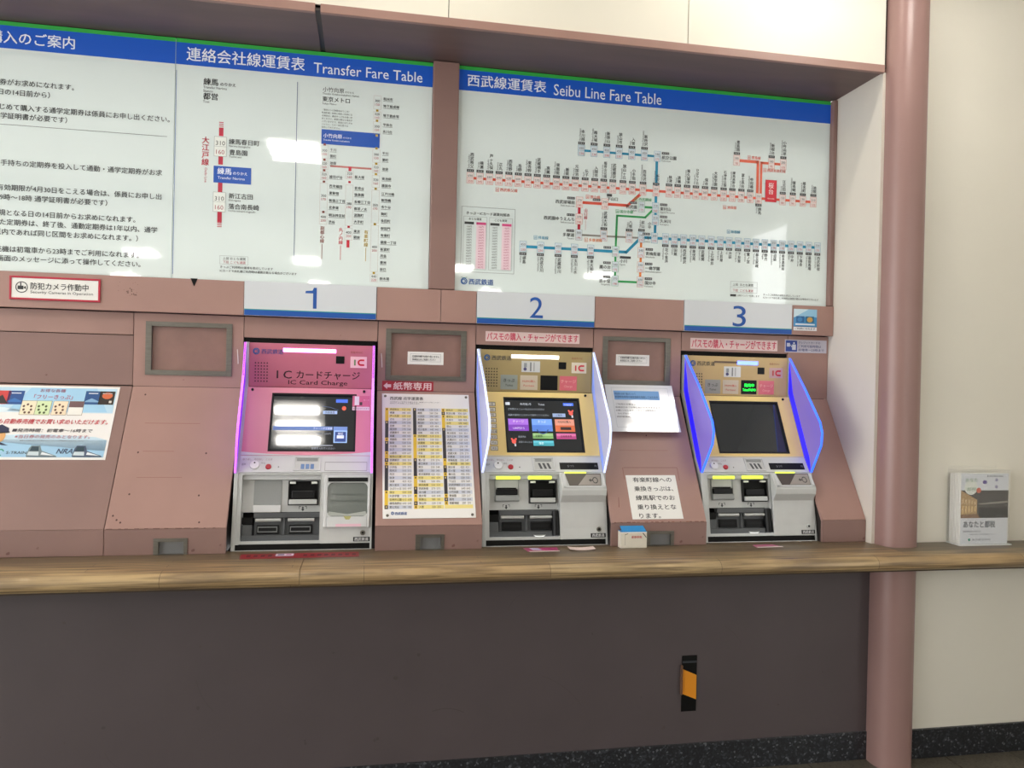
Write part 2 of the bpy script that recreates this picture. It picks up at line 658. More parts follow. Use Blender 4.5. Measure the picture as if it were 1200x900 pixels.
# ---------------------------------------------------------------- counter
ct = thing('counter', (0.0, 2.66, ZC - 0.055), 'long wooden counter with rounded front edge under the ticket machines', 'counter')
prof = [(2.83, ZC), (2.552, ZC), (2.535, ZC - 0.004), (2.523, ZC - 0.013), (2.518, ZC - 0.027), (2.523, ZC - 0.043), (2.535, ZC - 0.053), (2.552, ZC - 0.057), (2.83, ZC - 0.057)]
prof_r = [(2.756 if y > 2.8 else y, z) for y, z in prof]
for a, b, pr in ((XL, -0.2025, prof), (-0.201, 2.01, prof), (2.01, XR, prof_r)):
    MB().profx(a, b, pr).build('worktop', WOODR if pr is prof_r else WOOD, ct, smooth=True)
MB().box(XL, XR, 2.60, 2.755, ZC - 0.075, ZC - 0.057).build('batten', mat('batten_wood', '#4c3d2f', 0.7), ct)

# ---------------------------------------------------------------- fare boards
SB = Surf(YB)
ZT = 2.752


def fare_board(x0, x1, label, closed_left=True):
    t = thing('fare_board', ((x0 + x1) / 2, 3.09, 1.853), label, 'sign')
    MB().slab(SB, x0, x1, 1.853, ZT, -0.03, 0.0).build('board_face', BOARDF, t, bevel=0.001)
    hp = Print('header_band', SB, t, 0.0006)
    hp.rect(x0, x1, 2.655, 2.737, '#0a4cae', 0, 0.22)
    hp.rect(x0, x1, 2.737, ZT, '#2c9a3e', 0, 0.2)
    return t


b1 = fare_board(-1.69, -0.7335, 'white notice board of commuter pass instructions, leftmost under the soffit')
p = Print('lettering', SB, b1, 0.0012)
p.text(-1.08, 2.6765, '定期券購入のご案内', 0.0485, '#eef2fa', 'R', 0.014)
K = '#2b2d30'
for s, xr, z in (('定期券がお求めになれます。', -1.080, 2.5245), ('（有効期間開始日の14日前から）', -1.160, 2.489), ('はじめて購入する通学定期券は係員にお申し出ください。', -0.749, 2.4355), ('（通学証明書が必要です）', -1.101, 2.4035),
                 ('お手持ちの定期券を投入して通勤・通学定期券がお求', -0.772, 2.2345), ('有効期限が4月30日をこえる場合は、係員にお申し出', -0.773, 2.1455), ('（9時〜18時 通学証明書が必要です）', -0.960, 2.1105),
                 ('新規となる日の14日前からお求めになれます。', -0.862, 2.0545), ('（購入した定期券は、終了後、通勤定期券は1年以内、通学', -0.785, 2.0205), ('以内であれば同じ区間をお求めになれます。）', -0.852, 1.9855),
                 ('券売機は初電車から23時までご利用になれます。', -0.848, 1.9235), ('画面のメッセージに添って操作してください。', -0.841, 1.890)):
    p.text(xr, z, s, 0.0238, K, 'R', 0.012)
p.rect(-1.66, -0.757, 2.3800, 2.3815, '#55585c')

b2 = fare_board(-0.7315, 0.2275, 'white transfer fare table board with red line strips, middle of the three boards')
p = Print('lettering', SB, b2, 0.0012)
BL, RD, CP = '#0b4fb0', '#b5203c', '#6c7fa8'
p.fit(-0.694, -0.265, 2.671, 2.722, '連絡会社線運賃表', '#f2f5fb', 0.012)
p.fit(-0.231, 0.187, 2.669, 2.709, 'Transfer Fare Table', '#f2f5fb', 0.003)
p.rect(-0.7295, -0.7275, 1.869, 2.632, '#5d78ae')
p.rect(-0.2915, -0.2893, 1.933, 2.628, '#4a5f88')
p.text(-0.633, 2.588, '練馬', 0.0275, K, 'L', 0.02)
p.text(-0.573, 2.588, 'のりかえ', 0.0145, K, 'L', 0.02)
p.text(-0.633, 2.573, 'Transfer Nerima', 0.0125, K)
p.text(-0.633, 2.559, 'Station', 0.0125, K)
p.text(-0.633, 2.533, '都営', 0.0275, K, 'L', 0.02)
p.text(-0.633, 2.519, 'Toei', 0.0125, K)
p.vert(-0.6205, 2.392, '大江戸線', 0.0275, RD, 0.02)
p.text(-0.622, 2.275, 'Oedo Line', 0.013, RD, 'L', 0, 1, 1, -90)
for z0, z1 in ((2.398, 2.430), (2.290, 2.321), (2.186, 2.222), (2.072, 2.111)):
    p.rect(-0.5735, -0.5575, z0, z1, RD)
for k in range(3):
    p.rect(-0.5735, -0.5575, 2.434 + k * 0.007, 2.437 + k * 0.007, RD)
    p.rect(-0.5735, -0.5575, 2.068 - k * 0.007, 2.071 - k * 0.007, RD)
for z0 in (2.3205, 2.111):
    p.rect(-0.590, -0.545, z0, z0 + 0.075, '#e6ebe6', 1)
    p.box(-0.590, -0.545, z0, z0 + 0.075, 0.0011, '#84898c', 2)
    p.rect(-0.590, -0.545, z0 + 0.0375, z0 + 0.0384, '#84898c', 2)
    p.text(-0.5675, z0 + 0.0425, '310', 0.0235, K, 'C', 0, 2)
    p.text(-0.5675, z0 + 0.009, '160', 0.0235, '#a2384c', 'C', 0, 2)
for x, z, s, e in ((-0.538, 2.3715, '練馬春日町', 'Nerima-kasugacho'), (-0.536, 2.331, '豊島園', 'Toshimaen'), (-0.535, 2.166, '新江古田', 'Shin-egota'), (-0.535, 2.126, '落合南長崎', 'Ochiai-minami-nagasaki')):
    p.text(x, z, s, 0.0225, K, 'L', 0.014)
    p.text(x, z - 0.0115, e, 0.0105, K)
p.rect(-0.590, -0.454, 2.2215, 2.2845, BL, 1)
p.text(-0.577, 2.2555, '練馬', 0.0265, '#eef2fb', 'L', 0.014, 2)
p.text(-0.521, 2.2555, 'のりかえ', 0.0135, '#eef2fb', 'L', 0.014, 2)
p.text(-0.575, 2.236, 'Transfer Nerima', 0.0145, '#eef2fb', 'L', 0, 2)
p.box(-0.562, -0.459, 1.914, 1.947, 0.0008, '#8a8f92')
p.text(-0.551, 1.9325, '上段 おとな運賃', 0.0115, K)
p.text(-0.551, 1.9185, '下段 こども運賃', 0.0115, '#b04556')
p.text(-0.561, 1.900, 'きっぷご利用時の運賃を表示しています', 0.0108, K, 'L', 0.01)
p.text(-0.561, 1.8855, 'ICカードで改札機ご利用時は運賃が異なる場合がございます', 0.0105, K, 'L', 0.01)
# right part: the second operator's lines
p.text(-0.196, 2.601, '小竹向原', 0.0205, K)
p.text(-0.112, 2.601, 'のりかえ', 0.009, K)
p.text(-0.196, 2.5895, 'Transfer Kotake-mukaihara Station', 0.0098, K)
p.text(-0.197, 2.5635, '東京メトロ', 0.0215, K, 'L', 0.01)
p.text(-0.197, 2.551, 'Tokyo Metro', 0.0098, K)
for k, s in enumerate(('（東京メトロ線経由のりこみ）', '有楽町線・副都心線をご利用にな', 'る場合は、連絡きっぷをお買い求', 'めください。運賃は異なる場合が', 'ございますので、係員におたずね', 'ください。なお一部区間では', '発売しておりません。')):
    p.text(-0.198, 2.527 - k * 0.0112, s, 0.0078, K)
p.rect(-0.197, 0.025, 2.3975, 2.4545, BL, 1)


def skewrect(P_, x0, x1, z0, z1, c, t=1):
    P_.rect(x0, x1, z0, z1, c, t)


p.text(-0.190, 2.424, '小竹向原', 0.018, '#eef2fb', 'L', 0.01, 2)
p.text(-0.116, 2.424, 'のりかえ', 0.0085, '#eef2fb', 'L', 0, 2)
p.text(-0.190, 2.411, 'Transfer Kotake-mukaihara', 0.009, '#eef2fb', 'L', 0, 2)
FK, MR, YU = '#8a3f33', '#c9283f', '#b99a2e'
c1 = [('千川', 2.379), ('要町', 2.354), ('池袋', 2.327), ('雑司が谷', 2.274), ('西早稲田', 2.238), ('東新宿', 2.211), ('新宿三丁目', 2.182), ('北参道', 2.155), ('明治神宮前', 2.125), ('渋谷', 2.099)]
c2 = [('新大塚', 2.28), ('茗荷谷', 2.236), ('後楽園', 2.211), ('本郷三丁目', 2.183), ('御茶ノ水', 2.156), ('淡路町', 2.131), ('大手町', 2.105), ('東京', 2.068), ('銀座', 2.045)]
c3 = [('和光市', 2.593), ('地下鉄成増', 2.565), ('地下鉄赤塚', 2.528), ('平和台', 2.492), ('氷川台', 2.465), ('千川', 2.38), ('要町', 2.354), ('池袋', 2.318), ('東池袋', 2.28), ('護国寺', 2.253), ('江戸川橋', 2.221), ('飯田橋', 2.196), ('市ケ谷', 2.169), ('麹町', 2.142), ('永田町', 2.115), ('桜田門', 2.085), ('有楽町', 2.058), ('銀座一丁目', 2.031), ('新富町', 2.003), ('月島', 1.977), ('豊洲', 1.951), ('辰巳', 1.924), ('新木場', 1.888)]
for x, lst in ((-0.164, c1), (-0.068, c2), (0.036, c3)):
    for s, z in lst:
        p.text(x, z - 0.006, s, 0.0125, K, 'L', 0.014)
        p.rect(x, x + 0.0125 * len(s), z - 0.0105, z - 0.0092, '#6c7073')
for x, cc, boxes, marks in ((-0.184, FK, ((2.341, 2.392, '300'), (2.300, 2.333, '320'), (2.259, 2.290, '320'), (2.137, 2.246, '350'), (2.087, 2.132, '400')), (2.396, 2.337, 2.296, 2.252, 2.1345)),
                            (-0.087, MR, ((2.268, 2.300, '320'), (2.087, 2.246, '380'), (2.031, 2.078, '400')), (2.257, 2.0825)),
                            (0.0135, YU, ((2.549, 2.602, '300'), (2.508, 2.540, '320'), (2.451, 2.500, '300'), (2.340, 2.392, '300'), (2.300, 2.332, '320'), (2.243, 2.290, '320'), (2.103, 2.232, '350'), (1.912, 2.095, '400'), (1.873, 1.903, '440')), (2.544, 2.504, 2.446, 2.396, 2.336, 2.295, 2.2375, 2.099, 1.9075))):
    for z0, z1, fa in boxes:
        p.box(x - 0.0145, x + 0.0145, z0, z1, 0.0007, '#c3a9a6')
        zm = (z0 + z1) / 2
        p.text(x, zm + 0.0015, fa, 0.0135, K, 'C', 0, 2)
        p.text(x, zm - 0.0125, '%d' % (int(fa) // 20 * 10), 0.0135, '#c0606c', 'C', 0, 2)
    for z in marks:
        p.rect(x - 0.0045, x + 0.0045, z - 0.004, z + 0.004, cc, 2)
p.line([(-0.162, 2.3145), (-0.004, 2.3145)], 0.007, '#c57a74', 0)
p.rect(-0.092, -0.081, 2.300, 2.317, MR, 1)
p.rect(-0.0935, -0.0825, 2.002, 2.031, MR, 1)
for x, z, s, cc in ((-0.1865, 2.080, '副都心線', '#8a4a44'), (-0.116, 2.078, '丸ノ内線', MR), (-0.0195, 2.074, '有楽町線', YU)):
    p.vert(x, z, s, 0.0165, cc, 0.014)
    p.rect(x - 0.001, x + 0.001, 1.952, z - 0.07, cc)

b3 = fare_board(0.3325, 1.9715, 'wide white fare table board with coloured route map, right above machines two and three')
p = Print('lettering', SB, b3, 0.0012)
p.fit(0.367, 0.690, 2.673, 2.721, '西武線運賃表', '#f2f5fb', 0.012)
p.fit(0.722, 1.187, 2.668, 2.714, 'Seibu Line Fare Table', '#f2f5fb', 0.003)
OR, TE, GN, OG, DR, GY = '#dd5b45', '#1788ad', '#2b9a55', '#e07b3a', '#c22a41', '#8c8a84'
ZR = 2.3065
xs_r = [0.386, 0.425, 0.464, 0.503, 0.543, 0.582, 0.622, 0.661, 0.700, 0.741, 0.781, 0.821, 0.863, 0.904, 0.943, 0.982, 1.026, 1.067, 1.114, 1.172, 1.229, 1.268, 1.31, 1.35, 1.391, 1.433, 1.476, 1.516, 1.558, 1.599, 1.639, 1.696, 1.751, 1.799, 1.847, 1.897]
n_r = '西武秩父 横瀬 芦ヶ久保 正丸 西吾野 吾野 東吾野 武蔵横手 高麗 東飯能 飯能 元加治 仏子 入間市 稲荷山公園 武蔵藤沢 狭山ヶ丘 小手指 西所沢 所沢 秋津 清瀬 東久留米 ひばりヶ丘 保谷 大泉学園 石神井公園 練馬高野台 富士見台 中村橋 練馬 桜台 江古田 東長崎 椎名町 池袋'.split()
rom = 'Seibu-Chichibu Yokoze Ashigakubo Shomaru Nishi-Agano Agano Higashi-Agano Musashi-Yokote Koma Higashi-Hanno Hanno Motokaji Bushi Irumashi Inariyama-koen Musashi-Fujisawa Sayamagaoka Kotesashi Nishi-Tokorozawa Tokorozawa Akitsu Kiyose Higashi-Kurume Hibarigaoka Hoya Oizumi-gakuen Shakujii-koen Nerima-Takanodai Fujimidai Nakamurabashi Nerima Sakuradai Ekoda Higashi-Nagasaki Shiinamachi Ikebukuro'.split()


def station(x, z, name, en, fare, bc, side='up', w=0.0285, h=0.044):
    p.rect(x - w / 2, x + w / 2, z - h / 2, z + h / 2, '#e3dcda' if bc == OR else '#cfdbe2', 1)
    p.box(x - w / 2, x + w / 2, z - h / 2, z + h / 2, 0.0009, bc, 2)
    p.rect(x - w / 2, x + w / 2, z - 0.0004, z + 0.0004, bc, 2)
    p.text(x, z + 0.004, str(fare), 0.0135, '#6a6f75', 'C', 0, 3)
    p.text(x, z - 0.0175, str(fare // 2 + 5), 0.0135, '#cf6a6a', 'C', 0, 3)
    if side in ('up', 'down'):
        s = 1 if side == 'up' else -1
        zb = z + s * (h / 2 + 0.0075)
        p.rect(x - w / 2, x + w / 2, zb - 0.0055, zb + 0.0055, '#3c3f42', 2)
        for q in (-0.007, 0.0, 0.007):
            p.rect(x + q - 0.0015, x + q + 0.0015, zb - 0.003, zb + 0.003, '#b9bcbd', 3)
        em = 0.0158 if len(name) < 5 else 0.0138
        if side == 'up':
            p.vert(x + 0.006, zb + 0.009 + em * len(name), name, em, '#2f3133', 0.015)
            p.text(x - 0.0035, zb + 0.009, en, 0.0105, '#4a4d50', 'L', 0, 1, 0.85, 90)
        else:
            p.vert(x + 0.006, zb - 0.009, name, em, '#2f3133', 0.015)
            p.text(x - 0.0115, zb - 0.009, en, 0.0105, '#4a4d50', 'L', 0, 1, 0.85, -90)
    else:
        sg = 1 if side == 'right' else -1
        al = 'L' if side == 'right' else 'R'
        xx = x + sg * (w / 2 + 0.006)
        p.rect(min(xx, xx + sg * 0.032), max(xx, xx + sg * 0.032), z + 0.010, z + 0.020, '#3c3f42', 2)
        for q in (0.006, 0.013, 0.02, 0.027):
            p.rect(xx + sg * q - 0.0015, xx + sg * q + 0.0015, z + 0.012, z + 0.018, '#b9bcbd', 3)
        p.text(xx, z - 0.009, name, 0.0165, '#2f3133', al, 0.014)
        p.text(xx, z - 0.020, en, 0.009, '#4a4d50', al)


def tagtext(x, z, s, c):
    p.box(x, x + 0.014, z - 0.003, z + 0.013, 0.0012, c)
    p.text(x + 0.007, z, s[0], 0.010, c, 'C')
    p.text(x + 0.018, z, s, 0.0145, c, 'L', 0.01)


p.line([(0.386, ZR), (1.897, ZR)], 0.0105, OR)
for i, (x, n_, e) in enumerate(zip(xs_r, n_r, rom)):
    if n_ == '桜台':
        p.rect(1.669, 1.722, 2.294, 2.389, '#d3313f', 2)
        p.box(1.669, 1.722, 2.294, 2.389, 0.0015, '#b32536', 3)
        p.vert(1.6955, 2.378, '桜台', 0.026, '#f3dede', 0.014, 3)
        p.text(1.6955, 2.306, 'Sakuradai', 0.0085, '#f3dede', 'C', 0, 3)
    elif n_ == '練馬':
        station(x, ZR, n_, e, 150, OR, 'down')
    else:
        d = abs(i - 31)
        station(x, ZR, n_, e, 140 + d * 18 // 10 * 10, OR, 'up')
tagtext(0.490, 2.262, '西武秩父線', OR)
tagtext(1.476, 2.253, '池袋線', OR)
# upper blue run
p.line([(0.844, 2.452), (1.174, 2.452)], 0.0095, TE)
p.line([(1.173, 2.452), (1.172, 2.11)], 0.0115, TE)
for x, n_, e in zip((0.844, 0.898, 0.953, 1.006, 1.062, 1.117), '本川越 南大塚 新狭山 狭山市 入曽 新所沢'.split(), 'Hon-Kawagoe Minami-Otsuka Shin-Sayama Sayamashi Iriso Shin-Tokorozawa'.split()):
    station(x, 2.452, n_, e, 450, TE, 'up')
station(1.174, 2.452, '航空公園', 'Koku-koen', 340, TE, 'right')
# Ikebukuro line branches
p.line([(0.841, 2.238), (1.049, 2.238), (1.112, 2.296)], 0.0115, '#d5503c')
p.line([(0.841, 2.238), (0.841, 2.104)], 0.0115, DR)
p.line([(0.841, 2.104), (1.111, 2.106)], 0.0075, GY)
station(0.841, 2.238, '西武球場前', 'Seibu-kyujo-mae', 370, OR, 'left')
station(0.95, 2.238, '', '', 340, OR, 'none')
p.rect(0.958, 0.980, 2.270, 2.281, '#3c3f42', 2)
p.text(0.958, 2.2545, '下山口', 0.0165, '#2f3133', 'L', 0.012)
station(0.841, 2.169, '西武園ゆうえんち', 'Seibuen-yuenchi', 370, OR, 'left')
station(0.841, 2.104, '多摩湖', 'Tamako', 380, GY, 'left')
tagtext(0.868, 2.258, '狭山線', OR)
p.vert(0.869, 2.215, '山口線', 0.0155, DR, 0.012)
p.rect(0.8685, 0.8695, 2.125, 2.165, DR)
tagtext(0.866, 2.080, '多摩湖線', OG)
station(0.948, 2.106, '武蔵大和', 'Musashi-Yamato', 380, OG, 'up')
station(1.058, 2.106, '八坂', 'Yasaka', 340, OG, 'up')
# green lines
p.line([(1.171, 2.238), (1.127, 2.193), (1.004, 2.193), (1.001, 2.045), (1.001, 1.92), (1.111, 1.92)], 0.0085, GN)
p.line([(1.11, 2.236), (1.171, 2.236)], 0.0095, GN)
station(1.11, 2.236, '西武園', 'Seibuen', 340, GN, 'left')
tagtext(1.078, 2.262, '西武園線', GN)
tagtext(0.998, 2.206, '国分寺線', GN)
station(1.171, 2.236, '東村山', 'Higashi-Murayama', 310, TE, 'right')
station(1.172, 2.185, '久米川', 'Kumegawa', 310, TE, 'right')
p.line([(1.112, 2.106), (1.111, 1.92)], 0.0095, OG)
station(1.112, 2.045, '青梅街道', 'Ome-kaido', 340, OG, 'right')
station(1.111, 1.984, '一橋学園', 'Hitotsubashi-gakuen', 340, OG, 'right')
station(1.111, 1.922, '国分寺', 'Kokubunji', 370, OG, 'right')
station(1.001, 1.980, '鷹の台', 'Takanodai', 340, GN, 'left')
station(1.001, 1.922, '恋ヶ窪', 'Koigakubo', 370, GN, 'left')
# Shinjuku / Haijima line
p.line([(0.608, 2.0435), (1.048, 2.0435), (1.112, 2.109), (1.923, 2.109)], 0.0115, TE)
for x, n_, e in zip((0.608, 0.681, 0.755, 0.824, 0.893), '拝島 西武立川 武蔵砂川 玉川上水 東大和市'.split(), 'Haijima Seibu-Tachikawa Musashi-Sunagawa Tamagawa-Josui Higashi-Yamatoshi'.split()):
    station(x, 2.0435, n_, e, 450, TE, 'down')
station(1.001, 2.0435, '', '', 340, GN, 'none')
p.rect(1.020, 1.068, 2.016, 2.026, '#3c3f42', 2)
p.text(1.020, 1.999, '小川', 0.0165, '#2f3133', 'L', 0.012)
p.text(1.020, 1.988, 'Ogawa', 0.009, '#4a4d50')
tagtext(0.652, 2.078, '拝島線', TE)
station(1.112, 2.109, '萩山', 'Hagiyama', 340, TE, 'up')
station(1.170, 2.109, '小平', 'Kodaira', 340, TE, 'none')
p.vert(1.147, 2.176, '小平', 0.0158, '#2f3133', 0.015)
for i, (x, n_, e) in enumerate(zip((1.219, 1.259, 1.3, 1.342, 1.382, 1.425, 1.467, 1.507, 1.549, 1.591, 1.632, 1.673, 1.715, 1.755, 1.797, 1.839, 1.881, 1.923), '花小金井 田無 西武柳沢 東伏見 武蔵関 上石神井 上井草 井荻 下井草 鷺ノ宮 都立家政 野方 沼袋 新井薬師前 中井 下落合 高田馬場 西武新宿'.split(), 'Hana-Koganei Tanashi Seibu-Yagisawa Higashi-Fushimi Musashi-Seki Kami-Shakujii Kami-Igusa Iogi Shimo-Igusa Saginomiya Toritsu-Kasei Nogata Numabukuro Araiyakushi-mae Nakai Shimo-Ochiai Takadanobaba Seibu-Shinjuku'.split())):
    station(x, 2.109, n_, e, 330, TE, 'down')
tagtext(1.496, 2.150, '新宿線', TE)
# top right branches
p.line([(1.533, 2.462), (1.632, 2.462), (1.632, 2.31)], 0.0125, '#e2694f')
p.line([(1.750, 2.460), (1.648, 2.460), (1.648, 2.31)], 0.0105, '#e2694f')
station(1.533, 2.462, '豊島園', 'Toshimaen', 180, OR, 'up')
station(1.695, 2.460, '新桜台', 'Shin-Sakuradai', 180, OR, 'up')
station(1.750, 2.460, '小竹向原', 'Kotake-Mukaihara', 200, OR, 'up')
tagtext(1.583, 2.474, '豊島線', OR)
tagtext(1.658, 2.425, '西武有楽町線', OR)
# conversion table, logo, legend
p.box(0.354, 0.573, 1.929, 2.192, 0.0016, '#8d9496')
p.text(0.372, 2.161, 'きっぷ・ICカード運賃対照表', 0.0138, K, 'L', 0.01)
for xo in (0.363, 0.4675):
    p.box(xo, xo + 0.095, 1.941, 2.153, 0.0011, '#9aa0a2')
    p.text(xo + 0.047, 2.139, 'おとな運賃' if xo < 0.4 else 'こども運賃', 0.0105, K, 'C', 0.01)
    p.rect(xo + 0.004, xo + 0.042, 2.121, 2.131, '#3f4345', 1)
    p.rect(xo + 0.052, xo + 0.091, 2.121, 2.131, '#d9518a', 1)
    p.rect(xo + 0.052, xo + 0.091, 1.944, 2.121, '#e9cfd9', 1)
    for k in range(16):
        z = 2.112 - k * 0.0108
        p.text(xo + 0.023, z - 0.003, '%d円' % (150 + k * 30), 0.0088, '#5b6064', 'C')
        p.text(xo + 0.0715, z - 0.003, '%d円' % (146 + k * 29), 0.0088, '#b6527c', 'C', 0, 2)


def seibu_mark(P_, u, v, r, c, t=1, glow=0):
    P_.disc(u, v, r, c, t, 24, r * 0.72, glow=glow)
    P_.disc(u - r * 0.12, v, r * 0.62, c, t, 16, r * 0.42, 50, 310, glow=glow)
    P_.disc(u + r * 0.2, v, r * 0.42, c, t, 14, r * 0.2, -120, 120, glow=glow)


seibu_mark(p, 0.370, 1.892, 0.0135, '#1f5aa0')
p.line([(0.358, 1.908), (0.370, 1.905), (0.382, 1.908)], 0.002, '#2b8a7a')
p.text(0.388, 1.8815, '西武鉄道', 0.0255, '#1f4f94', 'L', 0.022)
p.box(1.518, 1.642, 1.896, 1.944, 0.001, '#8a8f92')
p.rect(1.518, 1.642, 1.9195, 1.9203, '#8a8f92', 2)
p.text(1.528, 1.9255, '上段  おとな運賃', 0.0128, K)
p.text(1.528, 1.901, '下段  こども運賃', 0.0128, '#b04556')
p.rect(1.518, 1.545, 1.879, 1.889, '#3c3f42')
p.text(1.549, 1.8805, 'は駅ナンバーを表します', 0.0095, K)
p.text(1.670, 1.889, 'きっぷご利用時の運賃を表示しています', 0.0098, K)
p.text(1.670, 1.8765, 'ICカードで改札機ご利用時は運賃が異なる場合がございます', 0.0098, K)

# ---------------------------------------------------------------- numbered signs over the machines
SF = Surf(3.04)
for x0, x1, n_, dg, lb in ((-0.4655, 0.0255, '1', (-0.243, -0.200, 1.756, 1.836), 'white sign plate with blue number 1 above the pink machine'),
                           (0.4205, 0.9075, '2', (0.635, 0.690, 1.752, 1.836), 'white sign plate with blue number 2 above the middle machine'),
                           (1.2985, 1.7915, '3', (1.516, 1.576, 1.748, 1.836), 'white sign plate with blue number 3 above the right machine')):
    t = thing('number_sign', ((x0 + x1) / 2, 3.05, 1.722), lb, 'sign', 'numbered signs above the machines')
    MB().slab(SF, x0, x1, 1.722, 1.852, -0.02, 0.003).build('plate', WHITE, t, bevel=0.0012)
    pp = Print('stripe', SF, t, 0.0034)
    pp.rect(x0 + 0.001, x1 - 0.001, 1.723, 1.743, '#0e4fa3')
    pp.rect(x0 + 0.001, x1 - 0.001, 1.743, 1.7465, '#1f8f8a')
    pp = Print('numeral', SF, t, 0.0034)
    if n_ == '1':
        a, b, c, d = dg
        pp.poly([(b - 0.0135, c), (b, c), (b, d), (b - 0.011, d), (b - 0.016, d - 0.011), (b - 0.0135, d - 0.022)], '#154f9f')
        pp.poly([(a, d - 0.022), (b - 0.0135, d - 0.022), (b - 0.016, d - 0.011), (a + 0.002, d - 0.0135)], '#154f9f')
    else:
        pp.fit(dg[0], dg[1], dg[2], dg[3], n_, '#154f9f')

# ---------------------------------------------------------------- cabinet bays between the machines
SU = Surf(3.075)
PA, PB = (3.075, 1.445), (2.785, 0.965)
SP = Surf(PA, PB)
SK = Surf(2.785)


def bay(x0, x1, label, display=None, tray=None, split=False):
    t = thing('wall_cabinet', ((x0 + x1) / 2, 2.79, ZC), label, 'cabinet', 'pink cabinets along the counter')
    g = 0.0012
    x0 += g
    x1 -= g
    MB().profx(x0 + 0.003, x1 - 0.003, [(3.118, ZC), (2.80, ZC), (2.80, 0.96), (3.092, 1.445), (3.092, 1.715), (3.118, 1.715)]).build('carcass', GAP, t)
    if split:
        MB().slab(SU, x0, x1, 1.637, 1.7195, -0.016, 0).build('upper_panel', PINK, t, bevel=0.001)
        MB().slab(SU, x0, x1, 1.449, 1.6345, -0.016, -0.003).build('upper_panel', PINKD, t, bevel=0.001)
    elif display:
        d0, d1, e0, e1 = display
        MB().frame(SU, (x0, x1, 1.4465, 1.7195), (d0, d1, e0, e1), -0.016, 0).build('upper_panel', PINK, t)
    else:
        MB().slab(SU, x0, x1, 1.4465, 1.7195, -0.016, 0).build('upper_panel', PINK, t, bevel=0.001)
    sl = MB()
    sl.slab(SP, x0, x1, 0.967, 1.4455, -0.014, 0).build('slanted_panel', PINK if not split else PINKD, t, bevel=0.001)
    if tray:
        a, b = tray
        MB().slab(SK, x0, a, ZC + 0.001, 0.9655, -0.014, 0).slab(SK, b, x1, ZC + 0.001, 0.9655, -0.014, 0).slab(SK, a, b, 0.934, 0.9655, -0.014, 0).build('kick_panel', PINKD, t)
        tr = MB().frame(SK, (a, b, ZC + 0.001, 0.934), (a + 0.016, b - 0.012, ZC + 0.002, 0.922), -0.0145, 0.003)
        tro = tr.build('coin_tray', STEEL, t)
        MB().box(a + 0.016, b - 0.012, 2.7955, 2.799, ZC + 0.002, 0.922).build('tray_back', mat('tray_back', '#77787a', 0.4), tro)
    else:
        MB().slab(SK, x0, x1, ZC + 0.001, 0.9655, -0.014, 0).build('kick_panel', PINKD, t, bevel=0.001)
    if display:
        d0, d1, e0, e1 = display
        fr = MB().frame(SU, (d0 - 0.004, d1 + 0.004, e0 - 0.004, e1 + 0.004), (d0 + 0.017, d1 - 0.017, e0 + 0.015, e1 - 0.013), -0.014, 0.005)
        fr = fr.build('display_frame', STEEL, t, bevel=0.0005, seg=1)
        MB().slab(SU, d0 + 0.004, d1 - 0.004, e0 + 0.004, e1 - 0.004, -0.0155, -0.0115).build('display_pane', mat('display_backing', '#8a6a62', 0.25, vary=0.12, vscale=9, coat=0.5), fr)
    return t


bay(-3.0, -1.62, 'plain pink cabinet at the far left end, beyond the poster', split=True)
A_ = bay(-1.62, -0.862, 'dull pink cabinet holding the blue free ticket poster at left', split=True)
B_ = bay(-0.862, -0.47, 'pink cabinet with empty steel framed window left of machine one', (-0.815, -0.515, 1.493, 1.685), (-0.705, -0.596))
C_ = bay(0.035, 0.424, 'pink cabinet with steel framed window between machines one and two', (0.070, 0.382, 1.493, 1.688), (0.180, 0.284))
D_ = bay(0.917, 1.303, 'pink cabinet with steel framed window between machines two and three', (0.961, 1.250, 1.494, 1.686), (1.056, 1.168))
E_ = bay(1.797, 1.9915, 'narrow pink cabinet between machine three and the cream return wall')
# blank headers over the machines
for x0, x1, lb in ((-0.4695, 0.0345, 'pink header strip over machine one, under its number sign'), (0.4245, 0.9165, 'pink header strip over machine two holding a red lettered sticker'), (1.3035, 1.7965, 'pink header strip over machine three holding a red lettered sticker')):
    MB().slab(SU, x0 + 0.0012, x1 - 0.0012, 1.640, 1.7195, -0.035, 0).build('header_strip', PINK, bevel=0.001)
    o = bpy.data.objects[[k for k in ORG][-1]]
    tag(o, lb, 'panel', 'header strips over the machines')

# small hardware, screws and marks on cabinet B: filled screw holes
mk = Print('screw_holes', SP, B_, 0.0004)
for x, z in ((-0.812, 1.415), (-0.800, 1.212), (-0.57, 1.21), (-0.803, 1.075), (-0.575, 1.07), (-0.562, 0.985), (-0.828, 0.995), (-0.842, 1.008), (-0.815, 0.987)):
    mk.disc(x, z, 0.0032, '#4a2d26', 0, 10)
for z, a, b in ((1.312, -0.795, -0.605), (1.215, -0.785, -0.68), (1.128, -0.79, -0.64)):
    mk.rect(a, b, z, z + 0.0018, '#8d6258', 0)
mk2 = Print('scuffs', SP, D_, 0.0004)
mk2.rect(1.000, 1.224, 1.1615, 1.1635, '#7c5449')
mk2.rect(0.995, 1.200, 1.2265, 1.228, '#8d6258')
mk2.disc(1.12, 1.285, 0.003, '#55352d', 0, 8)

